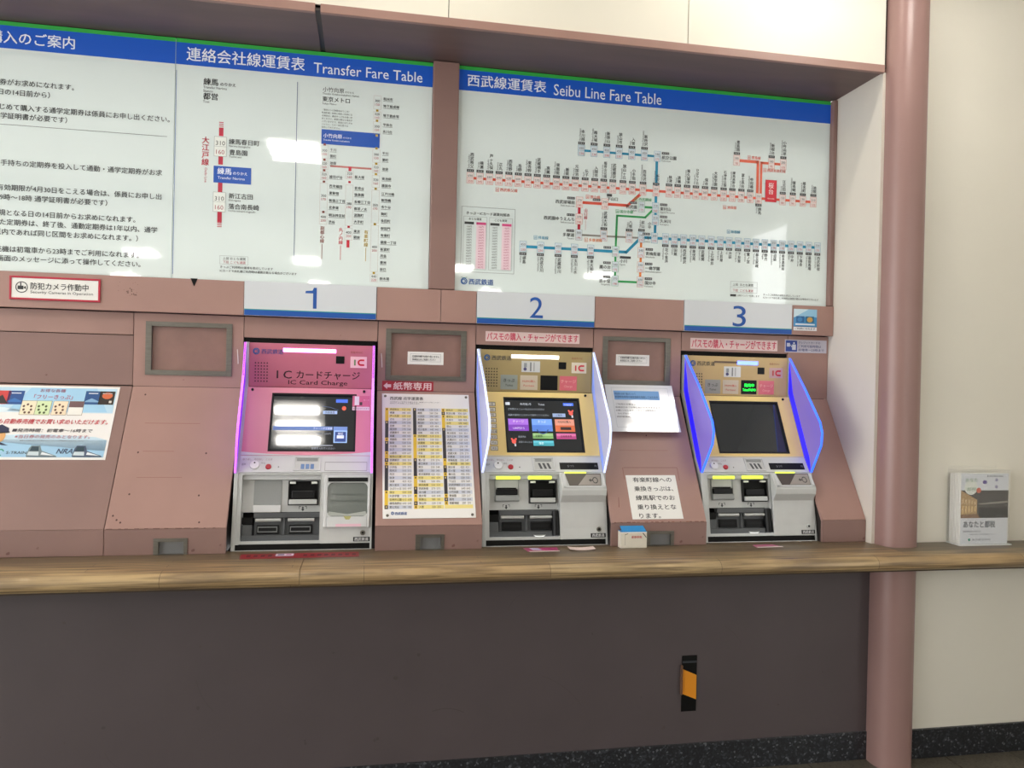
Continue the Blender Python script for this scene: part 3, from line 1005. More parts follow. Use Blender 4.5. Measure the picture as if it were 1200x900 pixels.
mk2.rect(0.995, 0.998, 1.120, 1.163, '#8d6258')
mk2.rect(1.223, 1.226, 1.115, 1.163, '#8d6258')
for k in range(16):
    a = 0.93 + k * 0.0235 + random.uniform(-0.006, 0.006)
    mk2.rect(a, a + random.uniform(0.004, 0.016), 0.9665, 0.969, random.choice(('#6d4238', '#8a5a44', '#7a4a3c')))
mk2.poly([(0.955, 1.020), (0.958, 1.020), (0.962, 1.055), (0.960, 1.055)], '#7a4e44')
mk3 = Print('edge_chips', SP, B_, 0.0004)
for k in range(12):
    a = -0.855 + k * 0.031 + random.uniform(-0.01, 0.01)
    mk3.rect(a, a + random.uniform(0.006, 0.022), 0.9668, 0.9684, '#5e3d35')
mk4 = Print('stain', Surf(3.04), bpy.data.objects['fascia_panel.001'], 0.0004)
for k in range(14):
    mk4.disc(-0.862 + random.gauss(0, 0.010), 1.790 + random.gauss(0, 0.014), random.uniform(0.001, 0.0035), '#6c5147', 0, 7)
for k in range(8):
    mk4.disc(random.uniform(-0.92, -0.84), random.uniform(1.77, 1.83), 0.0013, '#7c5c50', 0, 6)
sf = Print('scuffs', Surf(2.78), lw, 0.0004)


def arc(cx, cz, r, a0, a1, w_):
    sf.line([(cx + r * math.cos(math.radians(a0 + (a1 - a0) * k / 8)), cz + r * math.sin(math.radians(a0 + (a1 - a0) * k / 8))) for k in range(9)], w_, '#483f3f')


for a in ((0.55, 0.10, 0.32, 35, 70, 0.0016), (0.30, 0.16, 0.14, 60, 110, 0.003), (-0.36, 0.48, 0.20, 190, 225, 0.0014), (1.30, 0.40, 0.18, 30, 62, 0.0014), (0.62, 0.62, 0.10, 120, 160, 0.0014), (-0.75, 0.25, 0.10, 200, 250, 0.0014)):
    arc(*a)
for x, z in ((-0.19, 0.205), (-0.192, 0.215), (0.05, 0.20), (0.06, 0.205), (1.81, 0.36), (0.20, 0.50), (-0.10, 0.52), (0.12, 0.42), (1.05, 0.30), (1.62, 0.24), (0.85, 0.55), (-0.85, 0.30), (-0.55, 0.35)):
    sf.disc(x, z, random.uniform(0.003, 0.008), '#473e3e', 0, 8, sx=random.uniform(0.6, 1.4))

# ---------------------------------------------------------------- ticket machines
HD = Surf(3.06)
SA, SBt = (3.055, 1.468), (2.895, 1.165)
JH, JS = (2.916, 1.205), (2.872, 1.147)
JL = (2.82, ZC)
YEL = mat('led_yellow_green', '#e4f25a', 0.4, emit='#e6ff3a', es=1.1)


def machine(x0, style, label):
    t = thing('ticket_machine', (x0 + 0.247, 2.84, ZC), label, 'ticket machine', 'ticket machines along the counter')
    SHD, SSC, SSH, SLO = Surf(3.06, dx=x0), Surf(SA, SBt, dx=x0), Surf(JH, JS, dx=x0), Surf(JS, JL, dx=x0)
    one = style == 'pink'
    gold = mat('pink_fascia', '#bc6a7e', 0.35, vary=0.03) if one else (mat('gold_fascia', '#a89567', 0.35, vary=0.03) if style == 'gold' else mat('gold_fascia_worn', '#c8ac78', 0.35, vary=0.03))
    bez = mat('pink_bezel', '#d98098', 0.32) if one else mat('yellow_bezel', '#f0d48c', 0.35, vary=0.03)
    # black carcass behind everything
    MB().profx(x0 + 0.002, x0 + 0.494, [(3.118, ZC + 0.001), (2.90, ZC + 0.001), (2.935, 1.147), (2.945, 1.20), (3.085, 1.46), (3.085, 1.64), (3.118, 1.64)]).build('carcass', BLACK, t)
    # silver side frames following the profile
    for s, a, b in ((0, 0.008, 0.022), (1, 0.487, 0.494)):
        MB().profx(x0 + a, x0 + b, [(3.10, ZC + 0.001), (2.815, ZC + 0.001), (2.868, 1.145), (2.912, 1.203), (3.050, 1.466), (3.055, 1.622), (3.10, 1.622)]).build('side_frame', SILV, t, bevel=0.001)
    # header fascia
    hd = MB().slab(SHD, 0.022, 0.486, 1.4525, 1.6205, -0.02, 0.0).build('header_fascia', gold, t, bevel=0.0015)
    # light bar
    if style == 'worn':
        MB().slab(SHD, 0.145, 0.252, 1.592, 1.600, 0, 0.0015).build('light_bar', mat('bar_off', '#6d5a4c', 0.4), hd)
        MB().slab(SHD, 0.250, 0.346, 1.5865, 1.6025, 0, 0.003).build('light_bar', mat('bar_blue', '#7a8cff', 0.4, emit='#5c78ff', es=3.2), hd, bevel=0.001, label='lit blue end of the light bar')
    else:
        MB().slab(SHD, 0.147, 0.345, 1.588, 1.6025, 0, 0.003).build('light_bar', mat('bar_magenta', '#ffd0ff', 0.4, emit='#ff9cff', es=3.2) if one else mat('bar_white', '#ffffff', 0.4, emit='#fff8f2', es=2.6), hd, bevel=0.001)
    MB().slab(SHD, 0.345, 0.377, 1.548, 1.577, 0, 0.002).build('sensor_window', CHAR, hd, bevel=0.001)
    MB().slab(SHD, 0.400, 0.463, 1.533, 1.577, 0, 0.0012).build('card_logo_plate', mat('card_plate_' + style, {'pink': '#ecc0c8', 'gold': '#ded5c2', 'worn': '#c9a7a2'}[style], 0.4), hd)
    q = Print('lettering', SHD, t, 0.0008)
    ink_c = '#4b4a46' if not one else '#4e4a8a'
    seibu_mark(q, 0.048, 1.588, 0.0125, '#1f5b9a')
    q.text(0.066, 1.580, '西武鉄道', 0.0205, ink_c, 'L', 0.014)
    q.text(0.400, 1.590, '取扱中のIC', 0.0095, '#8f4a3a')
    # ic mark: a bar and a hooked C
    q.rect(0.414, 0.420, 1.5425, 1.565, '#6a8a5a' if one else '#c63a3a', 5)
    q.disc(0.440, 1.554, 0.0125, '#d2203a', 5, 14, 0.0062, 90, 270)
    q.rect(0.440, 0.453, 1.560, 1.5665, '#d2203a', 5)
    q.rect(0.440, 0.453, 1.5415, 1.548, '#d2203a', 5)
    # speaker holes
    sp = Print('speaker_holes', SHD, t, 0.0006)
    for i in range(5):
        for j in range(7):
            sp.disc(0.046 + i * 0.0108, 1.474 + j * 0.0116, 0.0031, '#4a1f2e' if one else '#3a3018', 0, 6)
    if one:
        q.fit(0.125, 0.180, 1.486, 1.516, 'I C', '#3a1f29', 0.01)
        q.fit(0.198, 0.437, 1.486, 1.5165, 'カードチャージ', '#3a1f29', 0.012)
        q.fit(0.168, 0.390, 1.459, 1.4805, 'IC Card Charge', '#3a1f29', 0.004)
    else:
        win = MB().slab(SHD, 0.190, 0.267, 1.533, 1.578, 0, 0.0015).build('mirror_window', mat('mirror_window', '#dfe1e2', 0.12, metal=0.15), hd)
        qq = Print('icon', SHD, hd, 0.002)
        qq.disc(0.205, 1.545, 0.007, '#4d4c78', 0, 10)
        qq.rect(0.200, 0.212, 1.552, 1.570, '#8f9499')
        qq.rect(0.225, 0.231, 1.537, 1.573, '#7c8084')
        qq.rect(0.240, 0.244, 1.537, 1.573, '#9a9c9f')
        for a, b, c, tx, te, tc in ((0.105, 0.175, '#98a099' if style == 'gold' else '#9c9c98', 'きっぷ', 'Ticket', '#33373a'), (0.186, 0.258, '#cfc2ae', 'PASMO購入', 'Purchase', '#d0605a'), (0.351, 0.423, '#dd6f7c', 'チャージ', 'Charge', '#f3b9b0')):
            o = MB().slab(SHD, a, b, 1.461, 1.520, 0, 0.0015).build('function_plate', mat('plate' + c, c, 0.35), hd)
            w = Print('lettering', SHD, o, 0.002)
            w.text((a + b) / 2, 1.492, tx, 0.0165 if len(tx) < 5 else 0.0105, tc, 'C', 0.01)
            w.text((a + b) / 2, 1.474, te, 0.0125, tc, 'C')
        o = MB().slab(SHD, 0.270, 0.342, 1.461, 1.521, 0, 0.0018).build('status_display', CHAR, hd, bevel=0.0008)
        if style == 'worn':
            w = Print('lettering', SHD, o, 0.0022)
            w.fit(0.284, 0.330, 1.492, 1.506, '発売中', '#1dfb4a', 0.02, 0, 0, 2.2)
            w.fit(0.277, 0.338, 1.474, 1.485, 'Ticket/PASMO', '#1dfb4a', 0.012, 0, 0, 2.0)
    # screen bezel with recessed screen
    a0, a1, e0, e1 = 0.119, 0.421, 1.225, 1.4245
    bz = MB().frame(SSC, (0.022, 0.486, 1.2045, 1.4515), (a0 - 0.004, a1 + 0.004, e0 - 0.004, e1 + 0.004), -0.012, 0.0).build('screen_bezel', bez, t)
    fr = MB().frame(SSC, (a0 - 0.006, a1 + 0.006, e0 - 0.006, e1 + 0.006), (a0, a1, e0, e1), -0.012, 0.0008).build('screen_surround', RUB, t)
    sc = MB().slab(SSC, a0 - 0.003, a1 + 0.003, e0 - 0.003, e1 + 0.003, -0.0145, -0.006).build('touch_screen', LCD if style == 'worn' else SCREEN, t)
    MB().cyl(SSC.p(0.455, 1.441, 0), SSC.p(0.455, 1.441, 0.004), 0.005, n=12).build('camera_eye', CHAR, t)
    if one:
        MB().cyl(SSC.p(0.040, 1.441, 0), SSC.p(0.040, 1.441, 0.004), 0.005, n=12).build('camera_eye', CHAR, t)
    s = Print('screen_image', SSC, sc, -0.0055)
    if style == 'gold':
        s.rect(0.121, 0.139, 1.402, 1.413, '#c8d0dc', 1, 0.5)
        s.text(0.180, 1.402, '券売機2号', 0.0105, '#b8c0cc', 'L', 0, 1, 1, 0, 0, 0.4)
        s.text(0.255, 1.402, 'Ticket', 0.0105, '#b8c0cc', 'L', 0, 1, 1, 0, 0, 0.4)
        s.rect(0.359, 0.402, 1.402, 1.413, '#3f66d8', 1, 0.7)
        s.text(0.364, 1.404, 'Language', 0.0085, '#b8c8f4', 'L', 0, 2, 1, 0, 0, 0.5)
        s.text(0.129, 1.383, 'ご利用のメニューをえらんでください', 0.0088, '#aab2bd', 'L', 0, 1, 1, 0, 0, 0.4)
        s.text(0.129, 1.360, '画面の案内にしたがって操作してください', 0.0088, '#9aa4b2', 'L', 0, 1, 1, 0, 0, 0.4)
        s.rect(0.311, 0.364, 1.357, 1.371, '#8fa2c4', 1, 0.5)
        s.text(0.3375, 1.3605, 'ご案内', 0.009, '#26324a', 'C', 0, 2)
        for u0, v0 in ((0.388, 1.373), (0.145, 1.262)):
            s.disc(u0, v0, 0.009, '#d8574c', 1, 12, glow=0.5)
            s.disc(u0 - 0.008, v0 + 0.009, 0.004, '#d8574c', 1, 8, glow=0.5)
            s.disc(u0 + 0.008, v0 + 0.009, 0.004, '#d8574c', 1, 8, glow=0.5)
            s.rect(u0 + 0.001, u0 + 0.008, v0 - 0.018, v0 - 0.008, '#c9ccd4', 1, 0.3)
        for u0, u1, v0, v1, c, c2_ in ((0.127, 0.209, 1.302, 1.349, '#a06ad0', '#7a3fb4'), (0.222, 0.306, 1.301, 1.349, '#6f9adf', '#4f78c8'), (0.317, 0.398, 1.300, 1.349, '#c98a78', '#c0603a'), (0.222, 0.305, 1.273, 1.294, '#8fb27c', '#6f9a5c'), (0.318, 0.399, 1.272, 1.294, '#c86a9a', '#a84078'), (0.222, 0.305, 1.246, 1.266, '#58b0c0', '#3f9aa8')):
            s.rect(u0, u1, v0, v1, c2_, 1, 0.55)
            s.rect(u0 + 0.0015, u1 - 0.0015, (v0 + v1) / 2, v1 - 0.0015, c, 2, 0.55)
        s.text(0.168, 1.334, 'チャージ', 0.0115, '#f2e6fb', 'C', 0, 3, 1, 0, 0, 0.4)
        s.text(0.168, 1.309, '1,000円から', 0.0095, '#f2e6fb', 'C', 0, 3, 1, 0, 0, 0.4)
        s.text(0.264, 1.334, 'きっぷ', 0.0115, '#e6f0fb', 'C', 0, 3, 1, 0, 0, 0.4)
        s.disc(0.264, 1.316, 0.026, '#2f549c', 3, 16, 0.022, 200, 340)
        s.text(0.357, 1.334, 'PASMO購入', 0.0105, '#3c2620', 'C', 0, 3)
        s.rect(0.338, 0.382, 1.307, 1.318, '#3b2b30', 3)
        s.text(0.232, 1.279, '定期券', 0.010, '#17301c', 'L', 0.01, 3)
        s.text(0.358, 1.279, '企画乗車券', 0.0095, '#6a0e3c', 'C', 0.01, 3)
        s.text(0.244, 1.252, '履歴', 0.010, '#dff4f4', 'L', 0, 3, 1, 0, 0, 0.4)
        s.text(0.163, 1.277, '係員呼出', 0.0078, '#9aa4b2', 'L', 0, 1, 1, 0, 0, 0.3)
        s.text(0.163, 1.257, 'お困りのときは', 0.0078, '#9aa4b2', 'L', 0, 1, 1, 0, 0, 0.3)
        # amount stickers down the left of the bezel
        nb = Print('button_labels', SSC, t, 0.0006)
        for k in range(9):
            z = 1.3935 - k * 0.0210
            nb.rect(0.050, 0.079, z, z + 0.0165, '#e0d9cb')
            nb.box(0.050, 0.079, z, z + 0.0165, 0.0017, '#4f4232')
            nb.text(0.0645, z + 0.0045, '%d名' % (k + 1) if k < 4 else ('こども', '領収書', '取消', '呼出', '英語')[k - 4], 0.0092, '#3c342a', 'C', 0, 2)
    elif one:
        s.rect(0.350, 0.394, 1.400, 1.413, '#3a63c8', 1, 0.6)
        s.disc(0.381, 1.379, 0.0085, '#c9563c', 1, 12, glow=0.45)
        s.rect(0.303, 0.356, 1.357, 1.369, '#93a9cc', 1, 0.5)
        s.text(0.329, 1.3595, '残額履歴', 0.009, '#26324a', 'C', 0, 2)
        s.line([(0.300, 1.386), (0.330, 1.382), (0.360, 1.371)], 0.0012, '#6f87b5', 1)
        s.rect(0.125, 0.341, 1.297, 1.311, '#5b76ad', 1, 0.5)
        s.text(0.270, 1.3005, 'チャージする金額', 0.0088, '#dfe6f4', 'L', 0, 2, 1, 0, 0, 0.4)
        s.rect(0.344, 0.396, 1.297, 1.311, '#6784bd', 1, 0.5)
        s.rect(0.346, 0.396, 1.252, 1.297, '#8fb0d8', 1, 0.55)
        s.rect(0.351, 0.391, 1.256, 1.292, '#23407e', 2, 0.5)
        s.rect(0.358, 0.384, 1.268, 1.279, '#d5e0f0', 3, 0.5)
        s.text(0.371, 1.281, '確認', 0.010, '#dfe6f4', 'C', 0, 3, 1, 0, 0, 0.4)
        s.text(0.282, 1.282, '1,000円  2,000円', 0.0078, '#8e97a6', 'L', 0, 1, 1, 0, 0, 0.3)
        s.rect(0.272, 0.345, 1.2415, 1.244, '#a7b0bd', 1, 0.4)
        s.text(0.268, 1.229, '紙幣を入れてください', 0.0085, '#a7b0bd', 'L', 0, 1, 1, 0, 0, 0.3)
        bl = MB().slab(SSC, 0.412, 0.477, 1.3845, 1.4245, 0, 0.0008).build('card_label', mat('card_label', '#cf5f86', 0.35), t)
        w = Print('icon', SSC, bl, 0.0010)
        w.rect(0.420, 0.437, 1.389, 1.4225, '#e6dfe4')
        w.rect(0.439, 0.449, 1.389, 1.401, '#3b2a34')
        w.text(0.452, 1.405, 'カード', 0.0085, '#e8a8bf')
        bl = MB().slab(SSC, 0.412, 0.477, 1.370, 1.383, 0, 0.0008).build('card_label', mat('card_label_w', '#ecd3dc', 0.35), t)
        w = Print('lettering', SSC, bl, 0.0010)
        w.text(0.4445, 1.3735, '履歴印字ができます', 0.0068, '#8a5a70', 'C')
    # control shelf with apron curved upward at its ends
    ap = [(0.022, 1.2055), (0.486, 1.2055)]
    n_ = 12
    if one:
        for k in range(n_ + 1):
            u = 0.486 - 0.464 * k / n_
            ap.append((u, 1.2065 + 0.011 * abs((u - 0.25) / 0.228) ** 2))
    else:
        ap += [(0.486, 1.2075), (0.022, 1.2075)]
    MB().poly(SSC, ap, -0.006, 0.0012).build('apron', GREYL, t)
    sh = MB().slab(SSH, 0.022, 0.486, 1.1485, 1.2045, -0.02, 0.0)
    sh = sh.build('control_shelf', GREYL, t, bevel=0.001)
    kb = MB().cyl(SSH.p(0.0735, 1.171, 0), SSH.p(0.0735, 1.171, 0.007), 0.0175, 0.016, 24).build('dial', mat('dial_white', '#e4e5e6', 0.35), sh, bevel=0.001)
    MB().cyl(SSH.p(0.0735, 1.177, 0.007), SSH.p(0.0735, 1.177, 0.0078), 0.003, n=10).build('dial_mark', CHAR, sh)
    MB().cyl(SSH.p(0.122, 1.166, 0), SSH.p(0.122, 1.166, 0.006), 0.0105, 0.0095, 20).build('call_button', mat('call_button', '#b02232', 0.35), sh, bevel=0.001)
    w = Print('lettering', SSH, sh, 0.0004)
    w.text(0.030, 1.1885, '取り消し    呼び出し    ことば', 0.0078, '#8a6a70')
    w.text(0.028, 1.172, '音声', 0.0075, '#6a6c70')
    w.text(0.095, 1.176, '呼出', 0.0075, '#6a6c70')
    w.disc(0.157, 1.166, 0.0025, '#55585c', 0, 8)
    # recessed keypad
    k0, k1 = (0.214, 0.300) if one else (0.215, 0.291)
    MB().frame(SSH, (k0 - 0.005, k1 + 0.005, 1.153, 1.200), (k0, k1, 1.157, 1.196), 0, 0.004).build('keypad_rim', GREYL, sh, bevel=0.001)
    MB().slab(SSH, k0, k1, 1.157, 1.196, -0.001, 0.0008).build('keypad', GREY, sh)
    MB().slab(SSH, k0 + 0.006, k1 - 0.006, 1.186, 1.194, 0.0, 0.003).build('keypad_hood', GREYM, sh)
    for k in range(3):
        u0 = 0.235 + k * 0.017
        if one:
            MB().slab(SSH, u0, u0 + 0.0125, 1.159, 1.1755, 0.0008, 0.0016).build('key', mat('key_blue', '#5f7fae', 0.4), sh)
        else:
            MB().poly(SSH, [(u0 + 0.003, 1.160), (u0 + 0.012, 1.160), (u0 + 0.004, 1.180), (u0 - 0.005, 1.180)], 0.0008, 0.0016).build('key', GREYD, sh)
    if one:
        MB().frame(SSH, (0.320, 0.472, 1.153, 1.183), (0.3215, 0.4705, 1.1545, 1.1815), 0, 0.0008).build('cover_plate', GREYM, sh)
    else:
        d = MB().slab(SSH, 0.316, 0.470, 1.158, 1.182, 0, 0.001).build('display_strip', CHAR, sh)
        w = Print('lettering', SSH, d, 0.0014)
        w.text(0.345, 1.166, 'おつり', 0.0095, '#8a8d92')
        w.text(0.455, 1.166, '円', 0.0095, '#8a8d92')
    # lower body
    lo = MB().frame(SLO, (0.022, 0.312, 0.900, 1.1465), (0.036, 0.308, 0.9105, 1.139), -0.006, 0.0).build('lower_frame', SILV, t)
    MB().slab(SLO, 0.022, 0.487, 0.8795, 0.8985, -0.01, -0.001).build('black_plinth', BLACK, t)
    MB().slab(SLO, 0.008, 0.493, ZC + 0.0002, 0.8795, -0.01, 0.001).build('bottom_rail', SILV, t)
    # recess: back wall, sides, rail
    rc = MB().slab(SLO, 0.036, 0.308, 1.010, 1.139, -0.034, -0.030)
    rc.slab(SLO, 0.032, 0.036, 0.9105, 1.139, -0.06, -0.002).slab(SLO, 0.308, 0.312, 0.9105, 1.139, -0.06, -0.002)
    rc = rc.build('recess_wall', GREY, t)
    MB().slab(SLO, 0.036, 0.308, 1.1235, 1.139, -0.032, -0.012).build('recess_rail', GREYL, t, bevel=0.001)
    # card slot on the left
    if one:
        MB().slab(SLO, 0.074, 0.170, 1.036, 1.1225, -0.031, -0.028).slab(SLO, 0.074, 0.170, 1.078, 1.0795, -0.029, -0.0272).build('blank_plate', GREYM, t)
        MB().slab(SLO, 0.074, 0.170, 1.009, 1.0345, -0.03, -0.016).build('blank_ledge', GREYL, t, bevel=0.002)
    else:
        MB().frame(SLO, (0.062, 0.156, 1.040, 1.1225), (0.064, 0.154, 1.042, 1.1225), -0.030, -0.024).build('card_slot_rim', GREYM, t)
        MB().slab(SLO, 0.067, 0.148, 1.065, 1.086, -0.030, -0.012).slab(SLO, 0.070, 0.145, 1.087, 1.092, -0.030, -0.02).build('card_slot', CHAR, t, bevel=0.0015)
        MB().slab(SLO, 0.063, 0.155, 1.043, 1.064, -0.030, -0.014).build('card_slot_lip', GREYM, t, bevel=0.0015)
        MB().slab(SLO, 0.065, 0.157, 1.1225, 1.1335, -0.013, -0.006).build('slot_light', YEL, t, bevel=0.0012)
        MB().slab(SLO, 0.190, 0.281, 1.1225, 1.1345, -0.013, -0.006).build('slot_light', YEL, t, bevel=0.0012)
    # banknote slot
    ns = MB().frame(SLO, (0.194, 0.300, 1.033, 1.1195), (0.198, 0.296, 1.037, 1.116), -0.030, -0.016)
    ns = ns.build('note_slot', CHAR, t)
    MB().slab(SLO, 0.198, 0.296, 1.037, 1.116, -0.030, -0.028).build('slot_back', BLACK, ns)
    MB().slab(SLO, 0.198, 0.296, 1.036, 1.0535, -0.028, -0.008).build('slot_lip', SILV, ns, bevel=0.002)
    MB().slab(SLO, 0.206, 0.288, 1.056, 1.085, -0.028, -0.012).build('slot_mouth', CHAR, ns, bevel=0.004)
    for a, b in ((0.199, 0.219), (0.275, 0.295)):
        MB().slab(SLO, a, b, 1.109, 1.116, -0.028, -0.012).build('slot_lamp', mat('slot_lamp', '#dfe3da', 0.3), ns)
    ar = Print('slot_arrow', SLO, t, -0.0292)
    for x in ((0.246,) if one else (0.106, 0.232)):
        ar.poly([(x - 0.006, 1.020), (x, 1.012), (x + 0.006, 1.020)], '#2b2d30')
        ar.rect(x - 0.0025, x + 0.0025, 1.020, 1.0285, '#2b2d30')
        ar.line([(x - 0.013, 1.020), (x - 0.013, 1.029), (x - 0.007, 1.029)], 0.0018, '#2b2d30')
        ar.line([(x + 0.013, 1.020), (x + 0.013, 1.029), (x + 0.007, 1.029)], 0.0018, '#2b2d30')
    # dark lower tray
    dk = MB().slab(SLO, 0.078, 0.308, 0.9105, 1.008, -0.045, -0.034).slab(SLO, 0.078, 0.308, 0.990, 1.008, -0.034, -0.018)
    dk = dk.build('ticket_tray', GREYD, t, bevel=0.0015)
    MB().slab(SLO, 0.036, 0.308, 0.9105, 0.930, -0.040, -0.018).slab(SLO, 0.180, 0.187, 0.930, 0.990, -0.036, -0.024).build('tray_floor', GREYD, dk, bevel=0.002)
    for a, b in ((0.084, 0.172), (0.196, 0.288)):
        MB().cyl(SLO.p(a, 0.9825, -0.022), SLO.p(b, 0.9825, -0.022), 0.0062, n=12).build('roller', SILV, dk, smooth=True)
        MB().slab(SLO, a + 0.004, b - 0.006, 0.934, 0.966, -0.035, -0.026).build('outlet', CHAR, dk, bevel=0.002)
        MB().frame(SLO, (a + 0.008, b - 0.012, 0.940, 0.960), (a + 0.011, b - 0.015, 0.944, 0.956), -0.027, -0.0245).build('outlet_rim', mat('outlet_rim_grey', '#6a6d6e', 0.5) if one else BLACK, dk)
    MB().slab(SLO, 0.038, 0.074, 0.9105, 0.966, -0.04, -0.020).build('side_block', GREYD, dk, bevel=0.002)
    MB().slab(SLO, 0.038, 0.074, 0.968, 0.992, -0.04, -0.022).build('side_slot', BLACK, dk, bevel=0.001)
    # right block
    rb = MB()
    if one:
        rb.slab(SLO, 0.312, 0.487, 0.899, 1.1465, -0.01, 0.0)
        rb = rb.build('right_block', GREY, t, bevel=0.001)
        dr = MB().frame(SLO, (0.322, 0.486, 0.954, 1.137), (0.334, 0.476, 0.992, 1.111), 0.0, 0.012).build('flap_door', GREYL, t, bevel=0.003)
        MB().slab(SLO, 0.330, 0.480, 0.990, 1.113, 0.001, 0.004).build('flap_window', mat('smoked_window', '#6d736f', 0.15, coat=0.6), dr)
        for c0, c1, sx, sz in ((0.334, 1.111, 1, -1), (0.476, 1.111, -1, -1), (0.334, 0.992, 1, 1), (0.476, 0.992, -1, 1)):
            pts = [(c0, c1)] + [(c0 + sx * 0.018 * (1 - math.cos(math.radians(k * 15))), c1 + sz * 0.018 * (1 - math.sin(math.radians(k * 15)))) for k in range(7)]
            MB().poly(SLO, pts, 0.003, 0.011).build('corner_fillet', GREYL, dr)
        MB().slab(SLO, 0.345, 0.465, 1.045, 1.050, 0.004, 0.006).slab(SLO, 0.350, 0.460, 1.068, 1.071, 0.004, 0.006).build('window_shelf', mat('window_shelf', '#59605b', 0.3), dr)
        lip = [(0.336, 0.998 + 0.006)] + [(0.340 + 0.013 * k, 1.000 + 0.010 * abs(k - 5) / 5) for k in range(11)] + [(0.474, 0.994), (0.336, 0.994)]
        MB().poly(SLO, lip, 0.004, 0.007).build('scoop_lip', mat('scoop_lip', '#a9ada8', 0.3), dr)
        MB().slab(SLO, 0.335, 0.476, 1.1145, 1.129, 0.012, 0.0128).build('black_bar', CHAR, dr)
        MB().slab(SLO, 0.365, 0.455, 0.9565, 0.966, 0.012, 0.0125).build('pink_slip', mat('pink_slip', '#e0b7c6', 0.4), dr)
        MB().poly(SLO, [(0.392, 0.993), (0.420, 0.993), (0.413, 0.981), (0.400, 0.981)], 0.012, 0.0125).build('yellow_tab', mat('yellow_tab', '#a8a468', 0.4), dr)
    else:
        base = [(0.0, 1.1465), (0.004, 1.1440), (0.036, 1.0870), (0.037, 1.079), (0.032, 1.060), (0.007, 1.036), (0.005, 0.990), (0.0015, 0.940), (0.001, 0.899), (-0.01, 0.899), (-0.01, 1.1465)]
        pts = [SLO.p(0.310, z, o) for o, z in base]
        rb.prism(pts, (0.177, 0, 0))
        rb = rb.build('right_block', GREY, t, bevel=0.0015)
        # sloping window on top of the coin scoop, lying between (0.012,1.143) and (0.040,1.0985)
        q1, q2 = SLO.p(0, 1.1420, 0.0055), SLO.p(0, 1.0890, 0.0353)
        SW = Surf((q1.y, q1.z), (q2.y, q2.z), dx=x0)
        MB().slab(SW, 0.318, 0.330, q2.z, q1.z, 0, 0.003).slab(SW, 0.474, 0.484, q2.z, q1.z, 0, 0.003).slab(SW, 0.318, 0.484, q2.z, q2.z + 0.005, 0, 0.003).build('window_rim', GREYL, rb, bevel=0.001)
        MB().poly(SW, [(0.331, q1.z), (0.473, q1.z), (0.467, q2.z + 0.006), (0.341, q2.z + 0.006)], 0.0, 0.0015).build('coin_window', mat('coin_window', '#4d453c', 0.35), rb)
        MB().poly(SW, [(0.415, q1.z - 0.003), (0.470, q1.z - 0.003), (0.465, q2.z + 0.007), (0.375, q2.z + 0.007)], 0.0015, 0.0022).build('coin_guide', mat('coin_guide', '#99928a', 0.5), rb)
        w = Print('icon', SW, rb, 0.0026)
        zm = (q1.z + q2.z) / 2
        w.disc(0.446, zm, 0.011, '#3d3a36', 0, 14, 0.008)
        w.poly([(0.420, zm), (0.429, zm + 0.006), (0.429, zm - 0.006)], '#3d3a36')
        w.rect(0.429, 0.436, zm - 0.002, zm + 0.002, '#3d3a36')
        MB().slab(SLO, 0.330, 0.415, 1.1445, 1.1485, 0.002, 0.008).build('slot_light', YEL, t)
        MB().cyl(SLO.p(0.297, 0.912, -0.018), SLO.p(0.297, 1.004, -0.022), 0.016, n=20).build('coin_cup', CHAR, t, smooth=True)
        MB().cyl(SLO.p(0.232, 0.918, -0.040), SLO.p(0.232, 0.926, -0.036), 0.026, 0.032, 24).build('change_dish', SILV, t, smooth=True)
    MB().cyl(SLO.p(0.461, 0.9345, 0.0), SLO.p(0.461, 0.9345, 0.005), 0.0095, 0.0085, 18).build('lock', SILV if style == 'worn' else STEEL, t, bevel=0.001)
    MB().cyl(SLO.p(0.461, 0.9345, 0.005), SLO.p(0.461, 0.9345, 0.0056), 0.0045, n=12).build('keyhole', CHAR, t)
    nt_ = MB().slab(SLO, 0.428, 0.487, 0.9045, 0.9200, 0.0, 0.0022).build('name_tag', CHAR, t)
    w = Print('lettering', SLO, nt_, 0.0026)
    w.text(0.4575, 0.9075, '西武鉄道', 0.0125, '#d7d9da', 'C', 0.02)
    # light fins, standing out of the face on both sides
    if one:
        fm, em_ = mat('fin_magenta', '#8a35b8', 0.2, emit='#9a30e0', es=0.5), mat('fin_edge_magenta', '#f0a0ff', 0.3, emit='#e880ff', es=1.15)
        bs = mat('fin_root_violet', '#8a30d8', 0.3, emit='#8a2ae8', es=0.5)
    elif style == 'gold':
        fm, em_ = mat('fin_white', '#a4a9c6', 0.2, emit='#9fa8dc', es=0.3), mat('fin_edge_white', '#e8eeff', 0.3, emit='#dfe8ff', es=0.8)
        bs = mat('fin_root_pale_blue', '#7088dc', 0.3, emit='#7090f0', es=0.4)
    else:
        fm, em_ = mat('fin_violet', '#8474b4', 0.2, emit='#6450d0', es=0.34), mat('fin_edge_blue', '#3a78f0', 0.3, emit='#2f74ff', es=1.3)
        bs = mat('fin_root_deep_blue', '#1f18d8', 0.3, emit='#1c10f0', es=0.9)

    def face_y(z):
        return 3.050 + (z - 1.466) * (3.055 - 2.895) / (1.468 - 1.165) if z < 1.466 else 3.050

